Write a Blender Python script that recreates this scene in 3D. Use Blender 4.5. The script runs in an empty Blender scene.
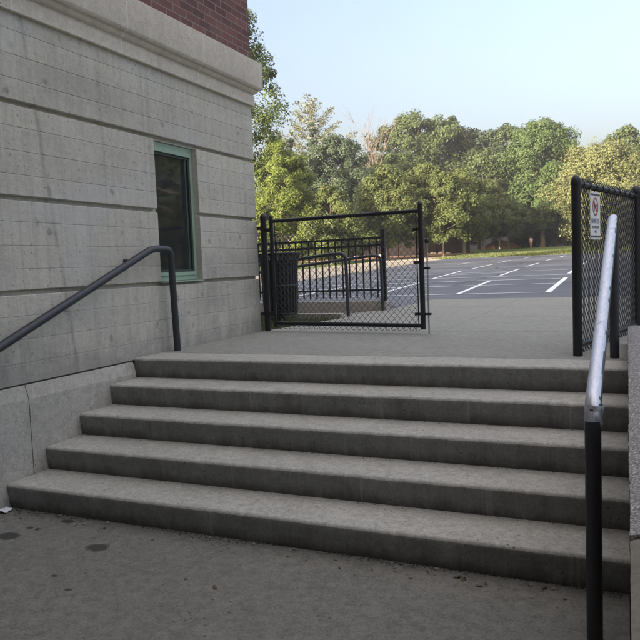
import bpy, bmesh, math, random
import numpy as np
from mathutils import Vector, Matrix
R = math.radians
rng = random.Random(7)
scene = bpy.context.scene
col = scene.collection

# ------------------------------------------------------------------ mesh helpers
class MB:
    """collects shapes, then links them as ONE mesh object"""
    def __init__(s): s.v, s.f, s.m = [], [], []
    def add(s, verts, faces, mi=0):
        b = len(s.v); s.v += [tuple(p) for p in verts]
        s.f += [tuple(b + i for i in f) for f in faces]; s.m += [mi] * len(faces)
    def box(s, x0, x1, y0, y1, z0, z1, mi=0):
        s.add([(x0,y0,z0),(x1,y0,z0),(x1,y1,z0),(x0,y1,z0),(x0,y0,z1),(x1,y0,z1),(x1,y1,z1),(x0,y1,z1)],
              [(0,3,2,1),(4,5,6,7),(0,1,5,4),(1,2,6,5),(2,3,7,6),(3,0,4,7)], mi)
    def obox(s, c, ax, hx, hy, hz, mi=0):
        """box at c turned so its first axis is ax (horizontal)"""
        a = Vector((ax[0], ax[1], 0)).normalized(); b = Vector((-a.y, a.x, 0)); u = Vector((0,0,1)); c = Vector(c)
        P = [c + a*hx*i + b*hy*j + u*hz*k for k in (-1,1) for i, j in ((-1,-1),(1,-1),(1,1),(-1,1))]
        s.add(P, [(0,3,2,1),(4,5,6,7),(0,1,5,4),(1,2,6,5),(2,3,7,6),(3,0,4,7)], mi)
    def tube(s, pts, r, n=10, mi=0, caps=True, mifun=None):
        pts = [Vector(p) for p in pts]; k = len(pts)
        rr = r if isinstance(r, (list, tuple)) else [r] * k
        t0 = (pts[1] - pts[0]).normalized()
        ref = Vector((0,0,1)) if abs(t0.z) < .9 else Vector((1,0,0))
        nrm = (ref - t0 * ref.dot(t0)).normalized(); V = []
        for i, p in enumerate(pts):
            t = (pts[min(i+1,k-1)] - pts[max(i-1,0)]).normalized()
            nrm = (nrm - t * nrm.dot(t)); nrm = nrm.normalized() if nrm.length > 1e-6 else t.orthogonal().normalized()
            b = t.cross(nrm)
            for j in range(n):
                a = 2*math.pi*j/n
                V.append(p + (nrm*math.cos(a) + b*math.sin(a)) * rr[i])
        b0 = len(s.v); s.v += [tuple(p) for p in V]
        for i in range(k-1):
            for j in range(n):
                j2 = (j+1) % n
                s.f.append((b0+i*n+j, b0+i*n+j2, b0+(i+1)*n+j2, b0+(i+1)*n+j))
                s.m.append(mi if mifun is None else mifun(i, ((V[i*n+j]+V[i*n+j2])*.5 - pts[i]).normalized()))
        if caps:
            s.f.append(tuple(b0+j for j in reversed(range(n)))); s.m.append(mi)
            s.f.append(tuple(b0+(k-1)*n+j for j in range(n))); s.m.append(mi)
    def lathe(s, c, prof, n=24, mi=0):
        """prof: list of (radius, z) round a vertical axis at c"""
        c = Vector(c); V = []
        for r, z in prof:
            for j in range(n):
                a = 2*math.pi*j/n; V.append(c + Vector((r*math.cos(a), r*math.sin(a), z)))
        F = []
        for i in range(len(prof)-1):
            for j in range(n):
                F.append((i*n+j, i*n+(j+1)%n, (i+1)*n+(j+1)%n, (i+1)*n+j))
        F.append(tuple(reversed(range(n)))); F.append(tuple((len(prof)-1)*n+j for j in range(n)))
        s.add(V, F, mi)
    def prism_y(s, prof, y0, y1, mi=0):
        """closed polygon of (x,z) pushed from y0 to y1"""
        n = len(prof)
        V = [(x,y0,z) for x,z in prof] + [(x,y1,z) for x,z in prof]
        s.add(V, [(i,(i+1)%n,n+(i+1)%n,n+i) for i in range(n)] + [tuple(reversed(range(n))), tuple(range(n,2*n))], mi)
    def build(s, name, mats, parent=None, smooth=False, flip=True):
        me = bpy.data.meshes.new(name); me.from_pydata(s.v, [], s.f)
        for m in (mats if isinstance(mats, (list,tuple)) else [mats]): me.materials.append(m)
        me.polygons.foreach_set('material_index', s.m)
        me.update()
        if flip:
            bm = bmesh.new(); bm.from_mesh(me); bmesh.ops.recalc_face_normals(bm, faces=bm.faces); bm.to_mesh(me); bm.free()
        if smooth: smooth_by_angle(me, smooth if not isinstance(smooth, bool) else 40)
        o = bpy.data.objects.new(name, me); col.objects.link(o)
        if parent: o.parent = parent
        return o
def smooth_by_angle(me, deg):
    me.polygons.foreach_set('use_smooth', [True]*len(me.polygons))
    bm = bmesh.new(); bm.from_mesh(me)
    for e in bm.edges:
        if len(e.link_faces) == 2 and e.calc_face_angle(0) > R(deg): e.smooth = False
    bm.to_mesh(me); bm.free()
def quads(name, V, mats, parent=None):
    """V: (n,4,3) array of quads, one object"""
    n = len(V); me = bpy.data.meshes.new(name)
    me.vertices.add(4*n); me.vertices.foreach_set('co', np.asarray(V, np.float32).ravel())
    me.loops.add(4*n); me.loops.foreach_set('vertex_index', np.arange(4*n, dtype=np.int32))
    me.polygons.add(n); me.polygons.foreach_set('loop_start', np.arange(0, 4*n, 4, dtype=np.int32))
    me.update(calc_edges=True)
    for m in (mats if isinstance(mats, (list,tuple)) else [mats]): me.materials.append(m)
    o = bpy.data.objects.new(name, me); col.objects.link(o)
    if parent: o.parent = parent
    return o
def empty(name, loc=(0,0,0), label=None, cat=None, group=None, rz=0):
    o = bpy.data.objects.new(name, None); col.objects.link(o); o.location = loc; o.rotation_euler = (0,0,rz)
    o.empty_display_size = .2
    return tag(o, label, cat, group)
def tag(o, label=None, cat=None, group=None, kind=None):
    if label: o['label'] = label
    if cat: o['category'] = cat
    if group: o['group'] = group
    if kind: o['kind'] = kind
    return o
def fillet(pts, r, n=7):
    """round the inner corners of a polyline"""
    P = [Vector(p) for p in pts]; out = [P[0]]
    for i in range(1, len(P)-1):
        a = (P[i-1]-P[i]); b = (P[i+1]-P[i]); d = min(r, a.length*.49, b.length*.49)
        p0, p2 = P[i] + a.normalized()*d, P[i] + b.normalized()*d
        for k in range(n+1):
            t = k/n; out.append(p0*(1-t)**2 + P[i]*2*t*(1-t) + p2*t*t)
    out.append(P[-1]); return out
def dense(pts, step):
    out = [Vector(pts[0])]
    for a, b in zip(pts, pts[1:]):
        a, b = Vector(a), Vector(b); n = max(1, int((b-a).length/step))
        out += [a.lerp(b, k/n) for k in range(1, n+1)]
    return out

# ------------------------------------------------------------------ materials
class NT:
    def __init__(s, name):
        s.mat = bpy.data.materials.new(name); s.mat.use_nodes = True
        s.t = s.mat.node_tree; s.t.nodes.clear()
        s.out = s.n('ShaderNodeOutputMaterial')
    def n(s, typ, **kw):
        nd = s.t.nodes.new(typ)
        for k, v in kw.items(): setattr(nd, k, v)
        return nd
    def set(s, nd, key, v):
        if hasattr(v, 'is_linked') or isinstance(v, bpy.types.NodeSocket): s.t.links.new(v, nd.inputs[key])
        else: nd.inputs[key].default_value = v
    def coord(s, which='Object'):
        return s.n('ShaderNodeTexCoord').outputs[which]
    def mapping(s, vec, loc=(0,0,0), scale=(1,1,1), rot=(0,0,0)):
        m = s.n('ShaderNodeMapping'); s.set(m,'Vector',vec); s.set(m,'Location',loc); s.set(m,'Scale',scale); s.set(m,'Rotation',rot); return m.outputs[0]
    def noise(s, vec, scale, detail=4, rough=.55, dist=0):
        m = s.n('ShaderNodeTexNoise'); s.set(m,'Vector',vec); s.set(m,'Scale',scale); s.set(m,'Detail',detail); s.set(m,'Roughness',rough); s.set(m,'Distortion',dist); return m.outputs['Fac']
    def voro(s, vec, scale, feature='F1'):
        m = s.n('ShaderNodeTexVoronoi', feature=feature); s.set(m,'Vector',vec); s.set(m,'Scale',scale); return m.outputs['Distance']
    def ramp(s, fac, a, b, va=0., vb=1.):
        m = s.n('ShaderNodeMapRange'); s.set(m,'Value',fac); s.set(m,'From Min',a); s.set(m,'From Max',b); s.set(m,'To Min',va); s.set(m,'To Max',vb); return m.outputs[0]
    def math(s, op, a, b=0., c=None):
        m = s.n('ShaderNodeMath', operation=op); s.set(m,0,a); s.set(m,1,b)
        if c is not None: s.set(m,2,c)
        return m.outputs[0]
    def mix(s, fac, a, b, mode='MIX'):
        m = s.n('ShaderNodeMix', data_type='RGBA', blend_type=mode); s.set(m,0,fac)
        for k, v in ((6,a),(7,b)):
            s.set(m, k, v if not isinstance(v, tuple) else (*v[:3], 1))
        return m.outputs[2]
    def sep(s, vec):
        m = s.n('ShaderNodeSeparateXYZ'); s.set(m,0,vec); return m.outputs
    def bump(s, h, strength=.3, dist=.01, normal=None):
        m = s.n('ShaderNodeBump'); s.set(m,'Height',h); s.set(m,'Strength',strength); s.set(m,'Distance',dist)
        if normal is not None: s.set(m,'Normal',normal)
        return m.outputs[0]
    def bsdf(s, color, rough=.9, spec=.3, metal=0., normal=None):
        m = s.n('ShaderNodeBsdfPrincipled')
        s.set(m,'Base Color', color if not isinstance(color, tuple) else (*color[:3],1)); s.set(m,'Roughness',rough); s.set(m,'Specular IOR Level',spec); s.set(m,'Metallic',metal)
        if normal is not None: s.set(m,'Normal',normal)
        return m
    def finish(s, sh):
        s.t.links.new(sh if isinstance(sh, bpy.types.NodeSocket) else sh.outputs[0], s.out.inputs[0]); return s.mat

def concrete(name, base, dark, light, speck=.5, stain=.5, bump=.35, streak=0., scale=1., marks=(), grit=70, mottle=.5):
    """cast concrete: cloudy tone, blotches, pits, grit; marks = stains with a shape of their own (x,y,rx,ry)"""
    t = NT(name); c = t.coord()
    big = t.noise(c, .9*scale, 5, .6, .4); mid = t.noise(c, 5*scale, 6, .65); fine = t.noise(c, grit, 3, .7); grain = t.noise(c, 260, 2, .6)
    k = t.mix(t.ramp(big,.32,.68), dark, light)
    k = t.mix(.45, k, base)
    k = t.mix(t.math('MULTIPLY', t.ramp(mid,.5,.75), stain), k, tuple(x*.62 for x in base))
    k = t.mix(t.math('MULTIPLY', t.ramp(mid,.46,.25), stain*.7), k, tuple(min(1,x*1.3) for x in base))
    if streak:
        st = t.noise(t.mapping(c, scale=(5,5,.5)), 1.6, 5, .6)
        k = t.mix(t.math('MULTIPLY', t.ramp(st,.5,.78), streak), k, tuple(x*.5 for x in base))
        st2 = t.noise(t.mapping(c, loc=(3,1,0), scale=(3,3,.25)), 1.2, 4, .6)
        k = t.mix(t.math('MULTIPLY', t.ramp(st2,.56,.7), streak*.6), k, tuple(min(1,x*1.25) for x in base))
    mot = t.noise(c, 21*scale, 8, .78); grn = t.noise(c, 75, 5, .8)
    k = t.mix(t.math('MULTIPLY', t.ramp(mot,.47,.66), mottle), k, tuple(x*.66 for x in base))
    k = t.mix(t.math('MULTIPLY', t.ramp(mot,.47,.33), mottle), k, tuple(min(1,x*1.22) for x in base))
    k = t.mix(t.math('MULTIPLY', t.ramp(grn,.52,.64), mottle*.8), k, tuple(x*.58 for x in base)); k = t.mix(t.math('MULTIPLY', t.ramp(grn,.46,.36), mottle*.7), k, tuple(min(1,x*1.3) for x in base))
    k = t.mix(t.math('MULTIPLY', t.ramp(t.voro(c, 60*scale),.16,.07), mottle*.9), k, tuple(min(1,x*1.4) for x in base))
    k = t.mix(t.math('MULTIPLY', t.ramp(fine,.55,.8), speck), k, tuple(x*.55 for x in base))
    k = t.mix(t.math('MULTIPLY', t.ramp(grain,.58,.78), speck*.8), k, tuple(min(1,x*1.5) for x in base))
    pit = t.voro(c, 24*scale)
    pm = t.math('MULTIPLY', t.ramp(pit,.17,.11), t.ramp(t.noise(c, 3.1*scale, 2),.50,.60))
    k = t.mix(t.math('MULTIPLY', pm, .75), k, tuple(x*.3 for x in base))
    xyz = t.sep(c)
    for (mx, my, rx, ry) in marks:
        wob = t.math('MULTIPLY', t.math('SUBTRACT', t.noise(c, 9, 5, .7), .5), 2.6)
        d = t.math('ADD', t.math('POWER', t.math('DIVIDE', t.math('SUBTRACT', xyz[0], mx), rx), 2), t.math('POWER', t.math('DIVIDE', t.math('SUBTRACT', xyz[1], my), ry), 2))
        k = t.mix(t.math('MULTIPLY', t.ramp(t.math('ADD', d, wob), 1.15, .55), .85), k, tuple(x*.2 for x in base))
    h = t.math('ADD', t.math('MULTIPLY', fine, .6), t.math('MULTIPLY', grain, .35)); h = t.math('ADD', h, t.math('MULTIPLY', pm, -1.2))
    return t, k, t.bump(h, bump, .004), c
def concrete_mat(*a, **k):
    t, colr, nm, c = concrete(*a, **k); return t.finish(t.bsdf(colr, .93, .2, 0, nm))

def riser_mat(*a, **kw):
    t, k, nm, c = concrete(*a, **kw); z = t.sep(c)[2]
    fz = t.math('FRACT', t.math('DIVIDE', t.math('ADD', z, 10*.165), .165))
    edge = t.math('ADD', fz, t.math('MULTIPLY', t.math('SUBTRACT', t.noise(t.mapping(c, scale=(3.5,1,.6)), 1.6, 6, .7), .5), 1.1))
    k = t.mix(t.math('MULTIPLY', t.ramp(edge, .42, .02), .75), k, (.07,.065,.058))  # grime and painted contact shade along the foot of each riser
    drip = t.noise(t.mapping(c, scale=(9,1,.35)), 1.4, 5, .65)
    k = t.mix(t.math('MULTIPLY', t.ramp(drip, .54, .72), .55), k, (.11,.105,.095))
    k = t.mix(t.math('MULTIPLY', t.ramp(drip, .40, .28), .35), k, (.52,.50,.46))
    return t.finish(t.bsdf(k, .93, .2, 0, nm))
def wall_concrete():
    t, k, nm, c = concrete('wall_concrete', (0.552,0.524,0.443), (0.477,0.451,0.386), (0.629,0.597,0.506), .3, .3, .35, .4)
    xyz = t.sep(c)
    wb = t.noise(t.mapping(c, scale=(1,.8,1.3)), .8, 4, .55, .3)
    k = t.mix(t.math('MULTIPLY', t.ramp(wb,.50,.66), .38), k, (.20,.195,.185)); k = t.mix(t.math('MULTIPLY', t.ramp(wb,.46,.34), .30), k, (.58,.58,.575))
    bd = t.noise(t.mapping(c, scale=(1,14,.12)), 1.1, 3, .6)
    k = t.mix(t.math('MULTIPLY', t.ramp(bd,.50,.66), .22), k, (.22,.215,.205))
    # each cast course has a tone of its own
    course = t.math('FLOOR', t.math('DIVIDE', t.math('SUBTRACT', 2.591, xyz[2]), .1643))
    wn = t.n('ShaderNodeTexWhiteNoise', noise_dimensions='1D'); t.set(wn, 'W', course)
    k = t.mix(t.math('MULTIPLY', wn.outputs[0], .16), k, (.2,.2,.195))
    fj = t.math('FRACT', t.math('ADD', t.math('DIVIDE', t.math('SUBTRACT', 2.591, xyz[2]), .1643), .5))
    lip_highlight = t.math('MULTIPLY', t.ramp(t.math('ABSOLUTE', t.math('SUBTRACT', fj, .565)), .05, .01), t.ramp(t.noise(t.mapping(c, scale=(1,3,.2)), 2.5, 4), .42, .62))
    k = t.mix(t.math('MULTIPLY', lip_highlight, .45), k, (0.538,0.550,0.541))  # highlight painted in pale colour just under each joint
    # old form crack running down the wall
    wob = t.math('MULTIPLY', t.math('SUBTRACT', t.noise(t.mapping(c, scale=(0,0,1)), 2.2, 5), .5), .06)
    d = t.math('ABSOLUTE', t.math('ADD', t.math('SUBTRACT', xyz[1], t.math('ADD', -.661, t.math('MULTIPLY', xyz[2], -.13))), wob))
    crack = t.math('MULTIPLY', t.ramp(d, .028, .002), t.ramp(t.noise(c, 7, 4), .3, .62))
    k = t.mix(t.math('MULTIPLY', crack, .5), k, (.13,.128,.12))
    # form-tie plugs and chips
    cb = t.n('ShaderNodeCombineXYZ'); t.set(cb,0,xyz[1]); t.set(cb,1,xyz[2])
    v = t.n('ShaderNodeTexVoronoi', feature='F1', voronoi_dimensions='2D'); t.set(v,'Vector', cb.outputs[0]); t.set(v,'Scale',2.3); t.set(v,'Randomness',.95)
    v2 = t.n('ShaderNodeTexVoronoi', feature='F1', voronoi_dimensions='2D'); t.set(v2,'Vector', cb.outputs[0]); t.set(v2,'Scale',8.5)
    small = t.math('MULTIPLY', t.ramp(t.math('ADD', v2.outputs['Distance'], t.math('MULTIPLY', t.math('SUBTRACT', t.noise(c, 40, 3), .5), .12)), .10, .05), t.ramp(t.noise(c, 2.3, 3), .45, .6))
    k = t.mix(t.math('MULTIPLY', small, .5), k, (.15,.148,.14))
    dv = t.math('ADD', v.outputs['Distance'], t.math('MULTIPLY', t.math('SUBTRACT', t.noise(c, 17, 5, .7), .5), .26))
    plug = t.math('MULTIPLY', t.ramp(dv, .07, .035), t.ramp(t.noise(c, 1.7, 2), .42, .58))
    k = t.mix(t.math('MULTIPLY', plug, .45), k, (.14,.118,.112))
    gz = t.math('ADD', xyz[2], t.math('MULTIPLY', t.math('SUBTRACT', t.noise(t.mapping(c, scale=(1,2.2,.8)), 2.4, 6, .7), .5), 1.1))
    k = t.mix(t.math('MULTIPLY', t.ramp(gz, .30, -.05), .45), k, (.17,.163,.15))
    # pale drips
    dr = t.noise(t.mapping(c, scale=(1,11,.35)), 1., 4, .6)
    k = t.mix(t.math('MULTIPLY', t.ramp(dr,.58,.74), .35), k, (.47,.465,.45))
    nm2 = t.bump(t.math('ADD', t.noise(t.mapping(c, scale=(1,1,3)), 9, 4), t.math('MULTIPLY', plug, -.6)), .25, .012, nm)
    return t.finish(t.bsdf(k, .93, .2, 0, nm2))
def cornice_stone():
    t, k, nm, c = concrete('cornice_stone', (0.614,0.555,0.475), (0.541,0.491,0.420), (0.673,0.619,0.530), .25, .25, .2, .35)
    y = t.sep(c)[1]
    fr = t.math('ABSOLUTE', t.math('SUBTRACT', t.math('FRACT', t.math('DIVIDE', t.math('SUBTRACT', y, .05-.57), 1.14)), .5))
    k = t.mix(t.math('MULTIPLY', t.ramp(fr, .010, .004), .9), k, (.66,.63,.58))
    return t.finish(t.bsdf(k, .9, .2, 0, nm))
def brick():
    t = NT('red_brick'); c = t.coord(); s = t.sep(c); cb = t.n('ShaderNodeCombineXYZ')
    t.set(cb,0, t.math('ADD', s[1], s[0])); t.set(cb,1, t.math('SUBTRACT', s[2], .01)); t.set(cb,2,0.)
    wob = t.n('ShaderNodeTexNoise'); t.set(wob,'Vector',c); t.set(wob,'Scale',9.)
    b = t.n('ShaderNodeTexBrick', offset=.5); t.set(b,'Vector',cb.outputs[0]); t.set(b,'Scale',1.); t.set(b,'Brick Width',.215); t.set(b,'Row Height',.0763)
    t.set(b,'Mortar Size',.0052); t.set(b,'Mortar Smooth',.3); t.set(b,'Bias',-.1)
    t.set(b,'Color1',(.215,.095,.08,1)); t.set(b,'Color2',(.095,.05,.052,1)); t.set(b,'Mortar',(.27,.235,.22,1))
    n = t.noise(c, 40, 4); k = t.mix(t.ramp(n,.35,.7,0,.35), b.outputs['Color'], (.20,.13,.12))
    k = t.mix(t.math('MULTIPLY', t.ramp(t.noise(c, 2.2, 3),.5,.7), .3), k, (.24,.16,.14))
    h = t.math('ADD', t.math('MULTIPLY', b.outputs['Fac'], -1.), t.math('MULTIPLY', n, .3))
    return t.finish(t.bsdf(k, .88, .25, 0, t.bump(h, .5, .008)))
def paint(name, colr, rough=.4, var=.3, spec=.5, chips=None):
    t = NT(name); c = t.coord(); n = t.noise(c, 18, 4)
    k = t.mix(t.ramp(n,.35,.7,0,var), colr, tuple(min(1,x*1.6+.01) for x in colr))
    if chips: k = t.mix(t.ramp(t.noise(c, 60, 3),.66,.7), k, chips)
    return t.finish(t.bsdf(k, t.ramp(n,.3,.7,rough*.8,min(1,rough*1.3)), spec, 0, t.bump(t.noise(c,150,2), .08, .002)))
def worn_steel():
    t = NT('worn_bare_steel'); c = t.coord(); n = t.noise(t.mapping(c, scale=(30,6,6)), 3, 5, .6)
    k = t.mix(t.ramp(n,.35,.7), (.42,.44,.48), (.62,.64,.68))
    k = t.mix(t.math('MULTIPLY', t.ramp(t.noise(c, 34, 4),.62,.7), .55), k, (.12,.12,.13))
    return t.finish(t.bsdf(k, t.ramp(n,.3,.7,.34,.55), .5, .75, t.bump(n,.1,.002)))
def asphalt():
    t = NT('asphalt'); c = t.coord()
    a = t.noise(c, .16, 5, .6, .5); b = t.noise(t.mapping(c, scale=(1,.3,1)), 1.1, 5, .6); g = t.noise(c, 55, 3, .7)
    k = t.mix(t.ramp(a,.36,.64), (0.089,0.097,0.106), (0.166,0.179,0.190))
    k = t.mix(t.math('MULTIPLY', t.ramp(b,.5,.75), .5), k, (0.071,0.076,0.078))
    k = t.mix(t.ramp(g,.5,.8,0,.45), k, (.17,.172,.18))
    v = t.n('ShaderNodeTexVoronoi', feature='DISTANCE_TO_EDGE'); t.set(v,'Vector', t.mapping(c, scale=(1,.6,1))); t.set(v,'Scale',.22)
    wv = t.math('ADD', v.outputs['Distance'], t.math('MULTIPLY', t.noise(c,2.,4), .02))
    k = t.mix(t.math('MULTIPLY', t.ramp(wv,.022,.014), .6), k, (.025,.026,.03))
    return t.finish(t.bsdf(k, .9, .25, 0, t.bump(g,.5,.01)))
def line_paint(name='worn_white_line_paint', wear=.56):
    t = NT(name); c = t.coord(); n = t.math('ADD', t.math('MULTIPLY', t.noise(c, 3.2, 5, .6), .6), t.math('MULTIPLY', t.noise(c, 40, 4, .7), .4))
    k = t.mix(t.ramp(n, wear, wear+.1), (.74,.75,.77), (.16,.165,.175))
    return t.finish(t.bsdf(k, .8, .3))
def ground_mat(name, a, b, cc, scale=1., bump=.6):
    t = NT(name); c = t.coord()
    n1 = t.noise(c, .25*scale, 5, .6); n2 = t.noise(c, 3*scale, 5, .7); n3 = t.noise(c, 30*scale, 3, .7)
    k = t.mix(t.ramp(n1,.35,.65), a, b); k = t.mix(t.ramp(n2,.45,.75,0,.7), k, cc); k = t.mix(t.ramp(n3,.4,.75,0,.6), k, tuple(x*.5 for x in a))
    return t.finish(t.bsdf(k, .95, .15, 0, t.bump(t.math('ADD', n2, n3), bump, .05)))
def leaf(name, a, b, transl=.35, hue=.0):
    t = NT(name); g = t.n('ShaderNodeNewGeometry'); oi = t.n('ShaderNodeObjectInfo'); c = t.coord()
    r = g.outputs['Random Per Island']
    k = t.mix(r, a, b)
    k = t.mix(t.ramp(t.noise(c, .55, 3),.35,.65,0,.55), k, tuple(x*.7+y*.3 for x, y in zip(b, a)))
    k = t.mix(t.math('MULTIPLY', oi.outputs['Random'], .25), k, tuple(x*.75 for x in a))
    d = t.bsdf(k, .6, .25); tr = t.n('ShaderNodeBsdfTranslucent'); t.set(tr,'Color',t.mix(.5, k, tuple(min(1,x*1.3) for x in b)))
    m = t.n('ShaderNodeMixShader'); t.set(m,0,transl); t.t.links.new(d.outputs[0], m.inputs[1]); t.t.links.new(tr.outputs[0], m.inputs[2])
    return t.finish(m)
def bark(name, a, b):
    t = NT(name); c = t.coord(); n = t.noise(t.mapping(c, scale=(1,1,.25)), 14, 5, .65)
    return t.finish(t.bsdf(t.mix(t.ramp(n,.35,.68), a, b), .95, .1, 0, t.bump(n,.6,.03)))
def flat(name, colr, rough=.6, spec=.4, metal=0.):
    t = NT(name); c = t.coord(); n = t.noise(c, 25, 3)
    return t.finish(t.bsdf(t.mix(t.ramp(n,.35,.7,0,.35), colr, tuple(x*.7 for x in colr)), rough, spec, metal))
def glass_dark():
    t = NT('dark_window_glass'); c = t.coord()
    tp = t.n('ShaderNodeBsdfTransparent'); tp.inputs[0].default_value = (.55,.60,.58,1)
    gl = t.n('ShaderNodeBsdfGlossy'); gl.inputs['Roughness'].default_value = .035; t.set(gl,'Normal',t.bump(t.noise(c,1.6,2),.03,.05))
    fr = t.n('ShaderNodeFresnel'); fr.inputs[0].default_value = 1.75
    m = t.n('ShaderNodeMixShader'); t.set(m,0,t.math('ADD', fr.outputs[0], .04)); t.t.links.new(tp.outputs[0], m.inputs[1]); t.t.links.new(gl.outputs[0], m.inputs[2])
    return t.finish(m)
def mesh_screen():
    t = NT('insect_screen'); c = t.coord(); n = t.ramp(t.noise(t.mapping(c, scale=(1,3,1.2)), 5, 6, .7), .4, .68)
    d = t.bsdf(t.mix(n,(.05,.055,.055),(.11,.118,.11)), .8, .2); tp = t.n('ShaderNodeBsdfTransparent')
    m = t.n('ShaderNodeMixShader'); t.set(m,0,.30); t.t.links.new(tp.outputs[0], m.inputs[1]); t.t.links.new(d.outputs[0], m.inputs[2])
    return t.finish(m)

M = {}
M['wall'] = wall_concrete(); M['cornice'] = cornice_stone(); M['brick'] = brick()
M['plinth'] = concrete_mat('plinth_concrete', (0.425,0.406,0.353), (0.349,0.339,0.299), (0.488,0.466,0.408), .45, .5, .4, .5, mottle=0.70)
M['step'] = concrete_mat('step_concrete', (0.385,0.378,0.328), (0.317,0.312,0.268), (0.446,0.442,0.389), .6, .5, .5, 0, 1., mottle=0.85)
M['riser'] = riser_mat('shaded_riser_concrete', (0.207,0.211,0.195), (0.166,0.171,0.158), (0.242,0.248,0.230), .6, .6, .5, .35, mottle=0.70)  # darker than the treads, with the risers' shade put into the colour
M['walk'] = concrete_mat('walk_concrete', (0.262,0.263,0.226), (0.231,0.230,0.198), (0.290,0.292,0.254), .4, .35, .4, 0, .7, mottle=0.85)
M['court'] = concrete_mat('courtyard_concrete', (0.170,0.166,0.142), (0.143,0.141,0.123), (0.193,0.190,0.164), .55, .45, .6, 0, .8, mottle=1.00,
                          marks=((1.103,-1.777,.085,.055),(.452,-1.805,.085,.055),(.47,-1.66,.03,.02),(1.33,-2.24,.022,.016),(1.14,-2.14,.025,.014),(.62,-1.5,.05,.03)))
def aggregate():
    t = NT('exposed_aggregate'); c = t.coord(); v = t.n('ShaderNodeTexVoronoi', feature='F1'); t.set(v,'Vector',c); t.set(v,'Scale',130.)
    g = t.n('ShaderNodeSeparateColor'); t.set(g,0,v.outputs['Color'])
    k = t.mix(g.outputs[0], (.21,.203,.19), (.36,.35,.33)); k = t.mix(t.ramp(g.outputs[1],.9,.95), k, (.52,.52,.51)); k = t.mix(t.ramp(v.outputs['Distance'],.42,.62), k, (.15,.143,.13))
    k = t.mix(t.ramp(t.noise(c,6,5,.7),.5,.72,0,.5), k, (.17,.16,.145))
    return t.finish(t.bsdf(k, .9, .25, 0, t.bump(t.math('MULTIPLY', v.outputs['Distance'], -1.), .45, .004)))
M['rough'] = aggregate()
M['cheek'] = concrete_mat('shaded_cheek_concrete', (0.166,0.151,0.119), (0.142,0.128,0.102), (0.190,0.174,0.138), .5, .5, .5, .3)  # tone lowered so the colour carries the shade on this wall
M['curb'] = concrete_mat('curb_concrete', (.36,.335,.29), (.31,.29,.25), (.41,.385,.335), .4, .4, .4)
M['path'] = concrete_mat('pale_path', (.42,.375,.29), (.38,.335,.25), (.47,.42,.33), .3, .3, .4, 0, .15)
M['black'] = paint('black_vinyl_coating', (.012,.013,.015), .42, .25, .4)
M['rail'] = paint('dark_rail_paint', (.022,.025,.032), .42, .35, .5)
M['steel'] = worn_steel()
M['galv'] = flat('galvanised_steel', (.35,.36,.37), .45, .5, .6)
M['can'] = paint('black_slat_paint', (.016,.017,.019), .38, .25, .45)
M['green'] = paint('pale_green_frame_paint', (.27,.375,.285), .5, .2, .4)
M['darkframe'] = paint('dark_sash', (.03,.045,.04), .5, .2)
M['glass'] = glass_dark(); M['screen'] = mesh_screen()
M['asphalt'] = asphalt(); M['line'] = line_paint(); M['faint'] = line_paint('faded_line_paint', .52)
M['grass'] = ground_mat('lawn', (.085,.13,.03), (.12,.16,.045), (.17,.19,.065), 1.)
M['soil'] = ground_mat('bed_soil', (.06,.055,.035), (.05,.07,.025), (.10,.095,.06), 4.)
M['mulch'] = ground_mat('bark_mulch', (.36,.235,.13), (.30,.19,.10), (.46,.34,.22), 2.)
M['blade'] = leaf('grass_blade', (0.055,0.085,0.022), (0.121,0.136,0.050), .25)
M['sign'] = flat('sign_white', (.74,.75,.76), .4, .4); M['red'] = flat('sign_red', (.42,.06,.06), .5); M['ink'] = flat('sign_ink', (.05,.06,.08), .5); M['blue'] = flat('sign_grey_blue', (.16,.22,.30), .5)
M['wood'] = bark('shaded_fence_boards', (0.015,0.013,0.011), (0.028,0.023,0.020))  # shade of the trees is put into the boards' dark colour
M['bark'] = bark('bark_grey', (.16,.13,.10), (.28,.235,.18)); M['barkpale'] = bark('bark_pale', (.22,.185,.14), (.32,.275,.21)); M['barkdead'] = bark('dead_bark', (.13,.108,.088), (.19,.162,.132))
M['maple'] = leaf('maple_leaf', (0.064,0.098,0.026), (0.124,0.149,0.046), .35)
M['mapley'] = leaf('maple_leaf_yellow', (0.089,0.135,0.023), (0.164,0.202,0.041), .4)
M['dark'] = leaf('dark_leaf', (0.039,0.068,0.025), (0.078,0.110,0.037), .25)
M['blueg'] = leaf('blue_green_leaf', (0.040,0.070,0.039), (0.072,0.101,0.051), .25)
M['mid'] = leaf('mid_leaf', (0.049,0.083,0.026), (0.094,0.124,0.041), .3)
M['oak'] = leaf('oak_leaf', (0.048,0.087,0.024), (0.086,0.133,0.038), .3)
M['olive'] = leaf('olive_leaf', (0.115,0.138,0.052), (0.174,0.189,0.075), .35)
M['needle'] = leaf('pine_needle', (0.090,0.106,0.057), (0.148,0.162,0.081), .15)
M['spruce'] = leaf('spruce_needle', (.03,.05,.028), (.055,.075,.04), .1)
M['skin'] = flat('skin', (.42,.24,.17), .6); M['shirt'] = flat('shirt_pale_pink', (.62,.48,.47), .8); M['shorts'] = flat('shorts_dark', (.40,.2,.12), .8); M['hair'] = flat('hair_brown', (.09,.045,.025), .6)
M['blind'] = flat('window_blind', (.42,.43,.41), .7); M['stone'] = flat('small_stone', (.22,.21,.19), .9); M['dryleaf'] = flat('dry_leaf', (.10,.07,.04), .9); M['grit'] = flat('dark_grit', (.045,.038,.03), .95); M['paper'] = flat('paper', (.7,.72,.75), .7)
M['rock'] = flat('landscape_rock', (.46,.36,.25), .9)
M['roof'] = flat('roof_gravel', (.2,.19,.18), .9)

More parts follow.
